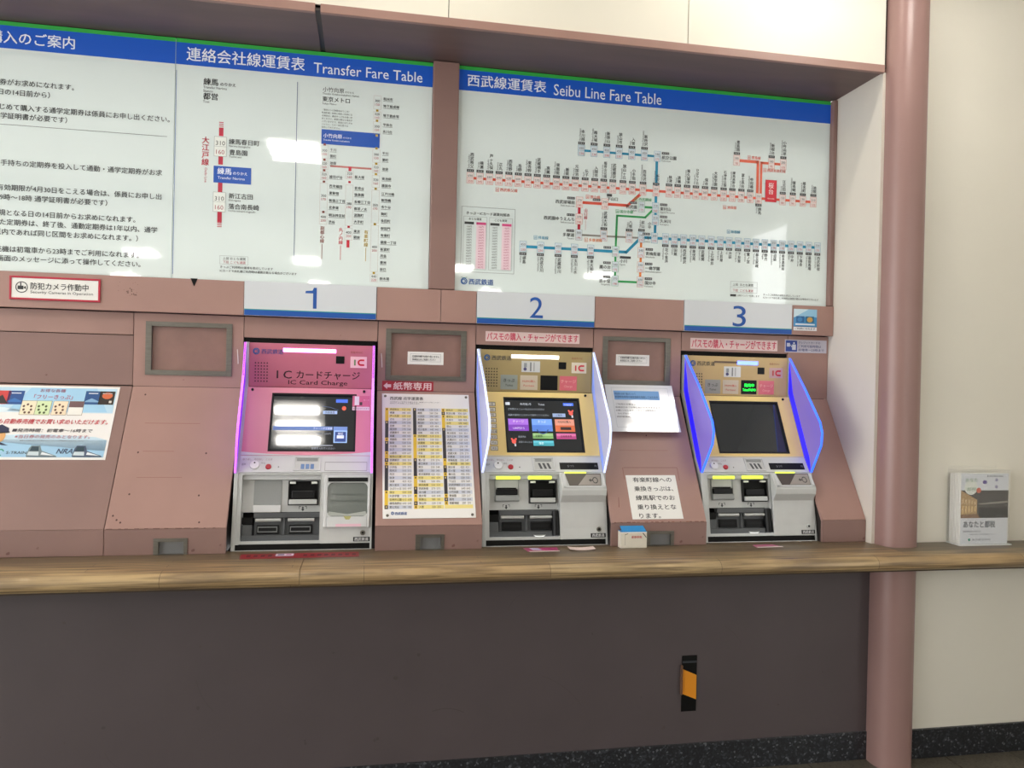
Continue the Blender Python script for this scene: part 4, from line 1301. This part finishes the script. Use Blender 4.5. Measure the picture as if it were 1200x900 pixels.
    for a, lean in ((0.006, 0.075 if not one else 0.11), (0.486, -0.012)):
        def fp(y, z, dx_=0.0):
            return (x0 + a + dx_ + lean * max(0.0, face_y(z) - y), y, z)
        outer = [(3.046, 1.621), (2.925, 1.495), (2.805, 1.358), (2.788, 1.315), (2.793, 1.265), (2.862, 1.147)]
        inner = [(2.873, 1.147), (2.914, 1.203), (3.050, 1.466)]
        f = MB().prism([fp(*q_) for q_ in outer + inner], (0.006, 0, 0)).build('light_fin', fm, t)
        eb = MB()
        for k in range(len(outer) - 1):
            (ya, za), (yb, zb) = outer[k], outer[k + 1]
            d = Vector((yb - ya, zb - za)).normalized()
            q2 = Vector((-d.y, d.x)) * 0.0042
            if q2.x > 0:
                q2 = -q2
            eb.prism([fp(ya, za, -0.0007), fp(yb, zb, -0.0007), fp(yb - q2.x, zb - q2.y, -0.0007), fp(ya - q2.x, za - q2.y, -0.0007)], (0.0074, 0, 0))
        eb.build('glowing_edge', em_, f)
        bb = MB()
        pin = [(2.869, 1.150), (2.911, 1.207), (3.047, 1.470), (3.047, 1.600)]
        wd = (0.006, 0.036, 0.034, 0.004)
        for k in range(3):
            (ya, za), (yb, zb) = pin[k], pin[k + 1]
            bb.prism([fp(ya, za, -0.0005), fp(yb, zb, -0.0005), fp(yb - wd[k + 1], zb, -0.0005), fp(ya - wd[k], za, -0.0005)], (0.007, 0, 0))
        bb.build('glowing_root', bs, f)
    return t


machine(-0.469, 'pink', 'pink card charging machine with magenta light strips under number 1')
machine(0.421, 'gold', 'yellow ticket machine with lit menu screen and white fins under number 2')
machine(1.303, 'worn', 'yellow ticket machine with dark screen and blue glowing fins under number 3')

# ---------------------------------------------------------------- stickers, posters, notices
# security camera plate on the fascia
t = thing('security_sign', (-1.117, 3.035, 1.749), 'red framed white security camera sign with camera pictogram at upper left', 'sign')
MB().slab(SF, -1.267, -0.968, 1.750, 1.833, 0.0003, 0.004).build('plate', PAPER, t, bevel=0.001)
MB().frame(SF, (-1.268, -0.967, 1.749, 1.834), (-1.261, -0.974, 1.756, 1.827), 0.0005, 0.006).build('frame', mat('sign_red', '#b3203a', 0.35), t, bevel=0.001)
w = Print('lettering', SF, t, 0.0045)
w.disc(-1.228, 1.794, 0.0205, K, 0, 24, 0.0175)
w.rect(-1.241, -1.222, 1.786, 1.799, K)
w.poly([(-1.222, 1.793), (-1.214, 1.799), (-1.214, 1.786)], K)
w.rect(-1.233, -1.229, 1.799, 1.810, K)
w.fit(-1.199, -1.007, 1.787, 1.812, '防犯カメラ作動中', K, 0.012)
w.fit(-1.199, -0.991, 1.770, 1.783, 'Security Cameras in Operation', '#3a3a3c')
# black triangle
o = MB().poly(SF, [(-0.658, 1.852), (-0.633, 1.852), (-0.645, 1.823)], 0.0003, 0.002).build('triangle_marker', BLACK)
tag(o, 'small black triangular marker below the left fare board', 'marker')

SLP = Surf(PA, PB)


def sheet(name, S, x0, x1, z0, z1, label, cat, m=PAPER, o=0.0008, th=0.0008, group=None, shear=0.0):
    t = thing(name, tuple(S.p((x0 + x1) / 2, z0, 0)), label, cat, group)
    MB().slab(S, x0, x1, z0, z1, o, o + th).build('sheet', m, t)
    return t, o + th + 0.0003


# poster at left
t, off = sheet('poster', SLP, -1.362, -0.903, 1.186, 1.440, 'glossy blue and white free ticket poster with train pictures on left cabinet', 'poster', GLOSS)
w = Print('artwork', SLP, t, off)
w.rect(-1.354, -0.911, 1.194, 1.252, '#9cc4e0')
w.poly([(-1.354, 1.252), (-0.911, 1.215), (-0.911, 1.252), (-0.95, 1.262), (-1.15, 1.272), (-1.354, 1.262)], '#c3dbea')
w.rect(-1.354, -0.911, 1.345, 1.4325, '#b9d8ec')
w.poly([(-1.26, 1.348), (-1.20, 1.4325), (-0.98, 1.4325), (-0.93, 1.348)], '#9fcbe8', 1)
w.poly([(-1.354, 1.345), (-1.15, 1.345), (-1.354, 1.372)], '#dcecf4', 1)
for x, c1_, c2_ in ((-1.350, '#c23a3a', '#2a2226'), (-1.2705, '#1c4a8c', '#2f6ab0'), (-1.015, '#1f4d86', '#7fa8cc'), (-0.967, '#2a211e', '#c8643c')):
    zt = 1.423 if x > -1.1 else 1.420
    w.rect(x, x + 0.052 if x > -1.3 else x + 0.088, zt - 0.048, zt, c1_, 2)
    if x < -1.3:
        w.poly([(x + 0.02, 1.374), (x + 0.062, 1.405), (x + 0.085, 1.374)], c2_, 3)
    elif c2_ == '#c8643c':
        w.disc(x + 0.027, zt - 0.016, 0.012, c2_, 3, 14, sx=1.5)
        w.rect(x + 0.036, x + 0.045, zt - 0.042, zt - 0.034, '#d8cfc6', 3)
    else:
        w.poly([(x + 0.004, zt - 0.036), (x + 0.024, zt - 0.026), (x + 0.048, zt - 0.036), (x + 0.048, zt - 0.040), (x + 0.004, zt - 0.040)], c2_, 3)
    w.rect(x + 0.010, x + 0.042, zt - 0.010, zt - 0.007, '#e4e8ee', 3)
for k, (x, c) in enumerate(((-1.219, '#e9e0c4'), (-1.170, '#d2e2b4'), (-1.115, '#ecd9bd'), (-1.062, '#e8e6e0'))):
    w.rect(x, x + 0.050, 1.336, 1.386, '#8d7a6a', 2)
    w.rect(x + 0.0012, x + 0.0488, 1.3372, 1.3848, c, 3)
    if k < 3:
        for a, b in ((0.010, 0.030), (0.022, 0.036), (0.034, 0.030), (0.012, 0.018), (0.036, 0.018), (0.018, 0.008), (0.032, 0.008)):
            w.disc(x + a, 1.336 + b, 0.0042, '#4c5a34' if k == 1 else '#6a4a3c', 4, 8)
    else:
        w.rect(x + 0.0012, x + 0.0488, 1.364, 1.3848, '#6b4f52', 4)
w.fit(-1.168, -1.084, 1.416, 1.428, 'お得な各種', '#9a5a78', 0.01, 3)
w.fit(-1.184, -1.056, 1.391, 1.408, '「フリーきっぷ」', '#b04a6c', 0.014, 3)
w.fit(-1.340, -0.921, 1.3045, 1.322, '指定券も自動券売機でお買い求めいただけます。', '#c03040', 0.02, 3, 0.25)
w.fit(-1.225, -0.966, 1.277, 1.289, '■発売時間：初電車〜16時まで', '#3a3440', 0.018, 3, 0.2)
w.fit(-1.212, -0.969, 1.256, 1.268, '※当日券の発売のみとなります。', '#b05a68', 0.008, 3, 0.15)
w.fit(-1.192, -0.986, 1.2465, 1.2505, '発売する券種は駅により異なります くわしくは駅係員までおたずねください', '#5a5460', 0, 3)
w.fit(-1.224, -1.160, 1.204, 1.213, 'S-TRAIN', '#3d4a58', 0.012, 3)
w.disc(-1.243, 1.209, 0.012, '#3f9a86', 3, 14, 0.008, 20, 300)
w.fit(-1.066, -1.014, 1.206, 1.222, 'NRA', '#3b4a68', 0.02, 3, 0.3)
for x in (-1.160, -1.014):   # two trains, seen three-quarter
    g = '#6f7f86' if x < -1.1 else '#4a5670'
    w.poly([(x, 1.197), (x + 0.004, 1.222), (x + 0.010, 1.232), (x + 0.038, 1.232), (x + 0.046, 1.215), (x + 0.098, 1.198), (x + 0.090, 1.196)], g, 3)
    w.poly([(x + 0.008, 1.214), (x + 0.012, 1.229), (x + 0.034, 1.229), (x + 0.037, 1.214)], '#27404c', 4)
    w.poly([(x + 0.003, 1.200), (x + 0.006, 1.212), (x + 0.038, 1.212), (x + 0.040, 1.199)], '#c5d2d8', 4)
    w.poly([(x + 0.048, 1.211), (x + 0.090, 1.199), (x + 0.046, 1.202)], '#dfe6ea', 4)
    w.rect(x + 0.002, x + 0.098, 1.1945, 1.1965, '#3c5060', 4)
# station clerk drawing at the poster's left
w.disc(-1.262, 1.262, 0.021, '#d9a56a', 3, 18)
w.poly([(-1.290, 1.268), (-1.234, 1.276), (-1.236, 1.290), (-1.262, 1.302), (-1.290, 1.292)], '#22284a', 4)
w.poly([(-1.296, 1.268), (-1.230, 1.275), (-1.232, 1.279), (-1.296, 1.273)], '#14182c', 5)
w.poly([(-1.300, 1.236), (-1.225, 1.232), (-1.262, 1.246)], '#22284a', 4)

# note sticker row above
for x0, x1, z0, z1, lb in ((0.463, 0.856, 1.6545, 1.695, 'white strip sticker with pink lettering above machine two'), (1.344, 1.747, 1.650, 1.696, 'white strip sticker with pink lettering above machine three')):
    t, off = sheet('strip_sticker', SU, x0, x1, z0, z1, lb, 'sticker', mat('sticker_paper', '#e8cfcb', 0.4), 0.0004, 0.0005, 'pink lettered stickers over the machines')
    w = Print('lettering', SU, t, off)
    w.fit(x0 + 0.006, x1 - 0.006, z0 + 0.004, z1 - 0.004, 'パスモの購入・チャージができます', '#cf2c56', 0.018)
# red arrow sticker
t, off = sheet('arrow_sticker', SU, 0.055, 0.257, 1.447, 1.485, 'red sticker with white arrow and four characters under the window frame', 'sticker', mat('sticker_red', '#ad2b3a', 0.4), 0.0005, 0.0005)
w = Print('lettering', SU, t, off)
w.poly([(0.060, 1.466), (0.075, 1.479), (0.075, 1.472), (0.090, 1.472), (0.090, 1.460), (0.075, 1.460), (0.075, 1.453)], '#e8c9cc')
w.fit(0.099, 0.248, 1.451, 1.481, '紙幣専用', '#ecd3d4', 0.02)
# small notices on the two display windows
for x0, x1, z0, z1, lb in ((0.153, 0.296, 1.553, 1.604, 'small white notice inside the window frame right of machine one'), (1.019, 1.166, 1.571, 1.617, 'small white notice inside the window frame right of machine two')):
    t, off = sheet('small_notice', Surf(3.0865), x0, x1, z0, z1, lb, 'notice', PAPER, 0.0006, 0.0006, 'small notices in the window frames')
    w = Print('lettering', Surf(3.0865), t, off)
    w.box(x0 + 0.011, x1 - 0.011, z0 + 0.012, z1 - 0.008, 0.0008, '#6f7478')
    w.fit(x0 + 0.018, x1 - 0.017, z0 + 0.028, z0 + 0.037, '定期券売機では取り扱いません', K, 0.02)
    w.fit(x0 + 0.018, x1 - 0.032, z0 + 0.016, z0 + 0.025, '係員窓口をご利用ください', K, 0.02)
# white fare list with yellow rows, four bolts
t = thing('fare_list', tuple(SLP.p(0.232, 0.989, 0)), 'white fare list panel with yellow and black column markers between machines one and two', 'notice')
MB().poly(SLP, [(0.062, 0.989), (0.401, 0.989), (0.398, 1.434), (0.055, 1.434)], 0.0008, 0.0028).build('panel', GLOSS, t, bevel=0.0005)
for x, z in ((0.068, 1.424), (0.387, 1.424), (0.079, 0.999), (0.388, 0.999)):
    MB().cyl(SLP.p(x, z, 0.0028), SLP.p(x, z, 0.0055), 0.0055, 0.005, 14).build('bolt', STEEL, t, bevel=0.0008)
w = Print('lettering', SLP, t, 0.0032)
w.fit(0.086, 0.216, 1.409, 1.422, '西武線 点字運賃表', K, 0.01)
w.fit(0.086, 0.284, 1.3995, 1.404, '点字表示をご利用のお客さまは、係員におたずねください', '#5a5d60')
w.fit(0.086, 0.200, 1.394, 1.398, '運賃は小児運賃と大人運賃を表示', '#5a5d60')
rows = 26
pitch = (1.376 - 1.024) / 25.4
cols = ((0.068, 0.168), (0.175, 0.284), (0.287, 0.392))
runs = ((4, 5, 1, 3, 3, 6, 4), (8, 7, 5, 4, 2), (1, 1, 4, 9, 2, 2, 1, 5, 1))
segs = ([(0, 4, 'y'), (4, 9, 'k'), (9, 10, 'y'), (10, 13, 'k'), (13, 15, 'y'), (15, 16, 'k'), (16, 17, 'y'), (17, 24, 'k'), (24, 28, 'y'), (28, 29, 'k')],
        [(0, 8, 'k'), (8, 15, 'y'), (15, 20, 'k'), (20, 23, 'y'), (23, 25, 'k'), (25, 27, 'y'), (27, 28, 'k'), (28, 29, 'y')],
        [(0, 1, 'y'), (1, 2, 'k'), (2, 6, 'y'), (6, 15, 'k'), (15, 17, 'y'), (17, 19, 'k'), (19, 20, 'y'), (20, 25, 'k'), (25, 26, 'y'), (26, 27, 'k'), (27, 28, 'y')])
NR = 29
pitch = (1.379 - 1.020) / NR
names = [n for n in n_r if n != '桜台'] + '花小金井 田無 西武柳沢 東伏見 武蔵関 上石神井 上井草 井荻 下井草 鷺ノ宮 都立家政 野方 沼袋 新井薬師前 中井 下落合 高田馬場 西武新宿 本川越 南大塚 新狭山 狭山市 入曽 新所沢 航空公園 東村山 久米川 小平 萩山 小川 東大和市 玉川上水 武蔵砂川 西武立川 拝島 八坂 武蔵大和 多摩湖 青梅街道 一橋学園 国分寺 恋ヶ窪 鷹の台 西武園 下山口 西武球場前 新桜台 小竹向原 豊島園 是政 競艇場前 白糸台'.split()
ni = 0
for ci, ((x0, x1), sg) in enumerate(zip(cols, segs)):
    for a, b, c in sg:
        w.rect(x0, x0 + 0.0128, 1.379 - b * pitch, 1.379 - a * pitch, '#e6bf38' if c == 'y' else '#2e2b33', 0)
        w.rect(x0 + 0.004, x0 + 0.009, 1.379 - a * pitch - 0.009, 1.379 - a * pitch - 0.003, '#c9b27a' if c == 'k' else '#5b4d20', 1)
        for r in range(a, b):
            zt = 1.379 - r * pitch
            last = ci == 2 and r == 28
            if r % 2 == 0:
                w.rect(x0 + 0.014, x1, zt - pitch, zt, '#ebdc8a' if c == 'y' else '#ccd0dc', 0)
            if not last:
                w.text(x0 + 0.018, zt - pitch + 0.003, names[ni % len(names)], 0.0088, '#4a4433', 'L', 0.014)
                w.text(x0 + 0.072, zt - pitch + 0.003, str(150 + (ni * 37) % 500 // 10 * 10), 0.0098, '#55503f', 'C')
                w.text(x0 + 0.091, zt - pitch + 0.003, str(146 + (ni * 37) % 500), 0.0098, '#55503f', 'C')
                ni += 1
w.rect(0.287, 0.392, 1.0205, 1.033, '#ecdc8e', 0)
seibu_mark(w, 0.097, 1.006, 0.0055, '#1f5aa0')
w.text(0.105, 1.001, '西武鉄道', 0.0110, '#1f4f94', 'L', 0.02)
# laminated notice hanging on cabinet D
SD = Surf((3.0725, 1.49), (2.9577, 1.300))
t, off = sheet('laminated_notice', SD, 0.967, 1.262, 1.301, 1.489, 'laminated notice with blue heading catching glare right of machine two', 'notice', mat('laminate_paper', '#dfe2e6', 0.08, coat=1.0), 0.001, 0.0008)
w = Print('lettering', SD, t, off)
w.box(0.992, 1.240, 1.318, 1.477, 0.0012, '#a9afb6')
w.rect(1.000, 1.198, 1.427, 1.464, '#6fa3d8', 1)
w.fit(1.004, 1.095, 1.447, 1.456, '特急券のお取り扱いについて', '#2c4d84', 0.02, 2)
w.fit(1.004, 1.190, 1.434, 1.443, '新型特急車両の指定席券を発売しております', '#2c4d84', 0.02, 2)
for k, (a, b) in enumerate(((1.002, 1.100), (0.998, 1.190), (0.998, 1.180), (1.004, 1.195), (0.998, 1.090))):
    w.fit(a, b, 1.406 - k * 0.0125, 1.4125 - k * 0.0125, ('ご利用のお客さまへ', '係員窓口までお申し出いただきますよう', 'お願いいたします。くわしくは駅係員まで', 'おたずねください。ご迷惑をおかけします', '西武鉄道株式会社')[k], '#4e5358', 0.01)
# typed memo
t, off = sheet('typed_memo', SLP, 1.003, 1.2095, 0.9775, 1.134, 'white sheet of large black typed text on the cabinet between machines two and three', 'notice', PAPER)
w = Print('lettering', SLP, t, off)
for a, b, z0, z1, s in ((1.030, 1.190, 1.108, 1.126, '有楽町線への'), (1.030, 1.190, 1.0755, 1.0935, '乗換きっぷは、'), (1.030, 1.190, 1.043, 1.061, '練馬駅でのお'), (1.030, 1.188, 1.0105, 1.0285, '乗り換えとな'), (1.032, 1.118, 0.980, 0.997, 'ります。')):
    w.fit(a, b, z0, z1, s, '#33353a', 0.01)
# credit card sticker + caption on fascia right
t, off = sheet('card_sticker', SF, 1.800, 1.910, 1.741, 1.834, 'blue square card sticker on the fascia right of number 3', 'sticker', mat('sticker_blue', '#3f8cc2', 0.3), 0.0004, 0.0006)
w = Print('artwork', SF, t, off)
w.rect(1.800, 1.910, 1.800, 1.834, '#8fc0de')
w.poly([(1.800, 1.834), (1.870, 1.834), (1.800, 1.796)], '#c8dfea', 1)
w.rect(1.812, 1.850, 1.776, 1.803, '#1d5c94', 2)
w.rect(1.856, 1.896, 1.776, 1.803, '#2d6a8c', 2)
w.disc(1.876, 1.789, 0.0115, '#c49a52', 3, 14, sx=1.2)
w.disc(1.829, 1.789, 0.010, '#3c7fb8', 3, 12, sx=1.2)
w.rect(1.808, 1.900, 1.765, 1.771, '#d9e6ee', 2)
w.rect(1.800, 1.910, 1.741, 1.757, '#e4e3e6', 2)
w.fit(1.806, 1.902, 1.745, 1.754, 'ご利用になれます', '#33405e', 0.02, 3)
w.rect(1.800, 1.910, 1.757, 1.7595, '#1f4a78', 3)
t, off = sheet('credit_card_notice', SU, 1.782, 1.982, 1.647, 1.703, 'white and blue credit card notice with clerk pictogram right of the strip sticker', 'sticker', mat('notice_pale', '#c9c6d2', 0.4), 0.0004, 0.0006)
w = Print('lettering', SU, t, off)
w.rect(1.786, 1.840, 1.651, 1.699, '#20409a')
w.rect(1.791, 1.806, 1.672, 1.688, '#c9cfe2', 1)
w.disc(1.825, 1.688, 0.0045, '#d5d9e6', 1, 12)
w.poly([(1.816, 1.658), (1.816, 1.682), (1.834, 1.682), (1.834, 1.658)], '#d5d9e6', 1)
w.line([(1.808, 1.680), (1.814, 1.672), (1.820, 1.676)], 0.003, '#d5d9e6', 1)
w.fit(1.846, 1.950, 1.6855, 1.6965, 'クレジットカードの', '#34407e', 0.008)
w.fit(1.846, 1.955, 1.6695, 1.6810, 'ご利用可能時間は', '#34407e', 0.008)
w.fit(1.846, 1.970, 1.6535, 1.6650, '初電車〜23時まで', '#34407e', 0.008)
# pale wire hooks beside the windows
for x, lb in ((-0.492, 'thin pale plastic edge hook right of the empty window frame'), (0.049, 'thin pale plastic edge hook left of the window frame past machine one')):
    m_ = MB()
    pts = [(x + 0.004 * math.sin(k / 6 * 1.5), 3.0735, 1.545 + 0.048 - k * 0.011) for k in range(6)]
    for a, b in zip(pts, pts[1:]):
        m_.cyl(a, b, 0.0016, n=6)
    o = m_.build('edge_hook', mat('pale_plastic', '#d9d4d0', 0.3), smooth=True)
    tag(o, lb, 'hook', 'pale hooks beside the window frames')

# ---------------------------------------------------------------- things on the counter
SCN = Surf(ZC, flat=True)


def flat(name, pts, hexc, label, cat, th=0.0009, group=None, rough=0.4):
    t = thing(name, (sum(q[0] for q in pts) / len(pts), sum(q[1] for q in pts) / len(pts), ZC), label, cat, group)
    MB().poly(SCN, pts, 0.0002, 0.0002 + th).build('sheet', mat(name + hexc, hexc, rough), t)
    return t


t = flat('red_strip', [(-0.412, 2.700), (-0.018, 2.706), (-0.020, 2.775), (-0.418, 2.768)], '#8e1824', 'long worn red lettered strip on the counter before machine one', 'sticker')
w = Print('lettering', SCN, t, 0.0015)
for k in range(16):
    if not 4 < k < 8:
        w.rect(-0.395 + k * 0.0235, -0.382 + k * 0.0235, 2.722, 2.752, '#5c141e')
w.rect(-0.30, -0.24, 2.728, 2.764, '#d9c4d6', 1)
w.rect(-0.293, -0.272, 2.738, 2.756, '#6c6488', 2)
w.rect(-0.265, -0.248, 2.738, 2.756, '#b06a90', 2)
t = flat('pink_sticker', [(0.585, 2.725), (0.700, 2.730), (0.706, 2.786), (0.578, 2.784)], '#b23c74', 'pink and white lettered sticker on counter before machine two', 'sticker', group='pink stickers on the counter')
w = Print('lettering', SCN, t, 0.0015)
w.poly([(0.606, 2.744), (0.640, 2.744), (0.632, 2.780), (0.598, 2.780)], '#c9bede')
w.poly([(0.590, 2.716), (0.700, 2.718), (0.704, 2.732), (0.586, 2.732)], '#e6d5cc')
t = flat('pink_sticker', [(1.478, 2.716), (1.590, 2.720), (1.570, 2.768), (1.486, 2.764)], '#c06a8c', 'pink and white lettered sticker on counter before machine three', 'sticker', group='pink stickers on the counter')
w = Print('lettering', SCN, t, 0.0015)
w.poly([(1.480, 2.712), (1.592, 2.716), (1.590, 2.730), (1.482, 2.727)], '#e8dcd8')
# curled slip
m_ = MB()
for k in range(8):
    x_ = 0.742 + k * 0.0122
    za = ZC + 0.0012 + 0.0045 * ((k - 4) / 4) ** 2
    zb = ZC + 0.0012 + 0.0045 * ((k - 3) / 4) ** 2
    m_.prism([(x_, 2.728, za), (x_ + 0.0122, 2.726, zb), (x_ + 0.0122, 2.765, zb + 0.002), (x_, 2.768, za + 0.002)], (0, 0, 0.0006))
o = m_.build('paper_slip', mat('pale_pink_paper', '#e6cfc8', 0.5))
tag(o, 'curled pale pink paper slip lying on the counter before machine two', 'paper')

# little white box with blue lid
t = thing('tissue_box', (0.993, 2.772, ZC), 'small white box with blue lid and red lettering on counter beside machine two', 'box')
MB().box(0.943, 1.047, 2.751, 2.7835, ZC, 0.9385).build('body', mat('white_card', '#dcd6c8', 0.5, vary=0.03, vscale=30), t, bevel=0.002)
MB().box(0.943, 1.047, 2.751, 2.7835, 0.9385, 0.9395).prism([(0.948, 2.752, 0.9395), (1.044, 2.752, 0.9395), (1.042, 2.7835, 0.9545), (0.950, 2.7835, 0.9545)], (0, 0, 0.001)).build('lid', mat('blue_lid', '#2f8fd0', 0.3), t)
SX = Surf(2.751)
w = Print('lettering', SX, t, 0.0006)
w.fit(0.985, 1.026, 0.914, 0.924, '乗車券箱', '#c23a3e', 0.012)
w.rect(0.960, 0.9608, ZC + 0.012, 0.930, '#6a645c')
w.line([(0.960, 0.928), (0.972, 0.9325)], 0.0022, '#5a544c')
w.line([(1.030, 0.934), (1.044, 0.917)], 0.0032, '#4a4640')
w.rect(0.944, 1.046, 0.9345, 0.938, '#eef2f4')

# booklet rack on the right-hand counter
t = thing('booklet_rack', (2.445, 2.715, ZC), 'clear acrylic booklet rack standing on the counter against the cream wall', 'rack')
AC = mat('clear_acrylic', '#eef2f2', 0.05, alpha=0.05)
x0, x1, y0, y1, zt = 2.335, 2.560, 2.682, 2.752, 1.178
MB().box(x0 - 0.003, x1 + 0.012, y0 - 0.006, y1, ZC, ZC + 0.004).build('base', mat('rack_base', '#e2e4e4', 0.3), t)
MB().box(x0 - 0.003, x0, y0, y1, ZC + 0.004, zt).build('side_panel', AC, t)
MB().box(x1, x1 + 0.003, y0, y1, ZC + 0.004, zt).build('side_panel', AC, t)
MB().box(x0, x1, y0 - 0.003, y0, ZC + 0.004, zt + 0.004).build('front_panel', AC, t)
MB().box(x0, x1, y1 - 0.003, y1, ZC + 0.004, zt + 0.012).build('rear_panel', AC, t)
for k in range(5):
    ya = y0 + 0.002 + k * 0.0125
    b = thing('booklet', ((x0 + x1) / 2, ya, ZC + 0.005), ('front booklet in the clear rack with dark building photo and large title' if k == 0 else '%s booklet from the front of the stack in the clear rack' % ('', 'second', 'third', 'fourth', 'rearmost fifth')[k]), 'booklet', 'booklets in the clear rack')
    MB().box(x0 + 0.003, x1 - 0.003, ya, ya + 0.010, ZC + 0.005, 1.166 - k * 0.001).build('pages', PAPER, b, bevel=0.0006)
    if k == 0:
        SBK = Surf(ya)
        w = Print('cover_print', SBK, b, 0.0003)
        a, c = x0 + 0.003, x1 - 0.003
        w.rect(a, c, ZC + 0.005, 1.166, '#d9dce2')
        w.rect(a, c, 0.987, 1.098, '#48423f', 1)
        w.poly([(a, 1.098), (a, 0.987), (a + 0.075, 1.005), (a + 0.075, 1.060)], '#b39468', 2)
        w.poly([(a, 1.098), (a + 0.085, 1.060), (a + 0.085, 1.098)], '#4a443e', 3)
        for j in range(5):
            w.rect(a + 0.006 + j * 0.014, a + 0.013 + j * 0.014, 1.006 + j * 0.002, 1.036 - j * 0.0005, '#d8bb84', 3)
            w.rect(a + 0.006 + j * 0.014, a + 0.013 + j * 0.014, 1.046 - j * 0.001, 1.066 - j * 0.003, '#d0b58a', 3)
        w.poly([(a, 0.987), (a + 0.09, 0.987), (a + 0.075, 1.005), (a, 1.000)], '#8a6a50', 3)
        w.rect(a + 0.085, c, 0.987, 1.028, '#262322', 2)
        w.poly([(a + 0.085, 1.040), (c, 1.048), (c, 1.056), (a + 0.085, 1.046)], '#8c867e', 3)
        w.fit(a + 0.014, a + 0.160, 0.948, 0.975, 'あなたと都税', '#333a4a', 0.02, 2)
        w.fit(a + 0.014, a + 0.095, 0.930, 0.937, '固定資産税のお知らせ', '#5a6070', 0.01, 2)
        w.fit(a + 0.045, a + 0.160, 0.918, 0.924, '納税はお近くの都税事務所へどうぞ', '#6a7080', 0, 2)
        w.disc(a + 0.042, 0.900, 0.006, '#1e8a74', 2, 6)
        w.fit(a + 0.055, a + 0.140, 0.896, 0.904, '東京都主税局', '#6a7080', 0, 2)
        w.disc(a + 0.045, 1.110, 0.030, '#dfe3dc', 4, 24)
        w.fit(a + 0.018, a + 0.075, 1.132, 1.147, 'あなた', '#8aa48c', 0.01, 5)
        w.fit(a + 0.024, a + 0.068, 1.096, 1.110, '都税', '#8aa48c', 0.01, 5)
        w.disc(a + 0.080, 1.098, 0.011, '#d0664e', 5, 14)
        w.disc(a + 0.108, 1.131, 0.008, '#6a5a9c', 3, 12, sx=1.3)
        w.disc(a + 0.162, 1.140, 0.007, '#9a98b4', 3, 12)
        w.disc(a + 0.162, 1.112, 0.007, '#9a98b4', 3, 12)
        w.fit(a + 0.128, a + 0.192, 1.152, 1.158, '東京都主税局', '#3c4456', 0.01, 3)
        w.disc(a + 0.121, 1.155, 0.003, '#2a3a4a', 3, 8)

# ---------------------------------------------------------------- hazard latch on the lower wall
SL = Surf(2.78)
t = thing('hazard_latch', (1.243, 2.775, 0.237), 'black and yellow hazard taped latch plate on the brown lower wall', 'latch')
MB().slab(SL, 1.2115, 1.272, 0.237, 0.452, 0.0003, 0.0035).build('plate', BLACK, t, bevel=0.0008)
w = Print('hazard_stripe', SL, t, 0.0040)
w.poly([(1.2125, 0.306), (1.271, 0.282), (1.271, 0.376), (1.2125, 0.402)], '#e08f1c')
w.rect(1.2125, 1.271, 0.424, 0.432, '#2c3036')
MB().box(1.205, 1.2115, 2.766, 2.7795, 0.305, 0.418).build('handle', mat('latch_brown', '#6b4a34', 0.5), t, bevel=0.002)

# ---------------------------------------------------------------- ceiling lights behind the camera and over the hall
TB = mat('tube_glow', '#ffffff', 0.4, emit='#fffaf3', es=TUBE)
HS = mat('fixture_white', '#e4e4e0', 0.5)
for cx, cy, cz, hx, hy, lb in ((-2.75, 1.90, 2.72, 0.16, 0.18, 0), (-0.405, 1.90, 2.72, 0.16, 0.18, 0), (2.04, 1.87, 3.33, 0.22, 0.18, 1), (-3.85, -2.1, 2.72, 0.16, 0.18, 2), (-2.25, -2.1, 2.72, 0.16, 0.18, 2), (-0.65, -2.1, 2.72, 0.16, 0.18, 2),
                               (0.95, -2.1, 2.72, 0.16, 0.18, 2), (2.5, -2.1, 2.72, 0.16, 0.18, 2), (-3.0, -4.2, 2.72, 0.16, 0.18, 2), (-0.65, -4.2, 2.72, 0.16, 0.18, 2), (1.6, -4.2, 2.72, 0.16, 0.18, 2)):
    t = thing('ceiling_light', (cx, cy, cz - 0.06), ('square white pendant light of three short tubes near the wall', 'wide white pendant light hung high near the column', 'square white ceiling light of three short tubes, behind the camera')[lb], 'light', ('ceiling lights near the wall', 'high ceiling light', 'ceiling lights')[lb])
    MB().box(cx - hx, cx + hx, cy - hy, cy + hy, cz - 0.015, cz - 0.0005).build('housing', HS, t, bevel=0.003)
    if lb < 2:
        MB().cyl((cx, cy, cz), (cx, cy, 3.499), 0.009, n=8).build('rod', HS, t)
    for k in (-1, 0, 1):
        MB().cyl((cx - hx + 0.035, cy + k * 0.115, cz - 0.035), (cx + hx - 0.035, cy + k * 0.115, cz - 0.035), 0.02, n=10).build('tube', TB, t, smooth=True)

flush_prints()
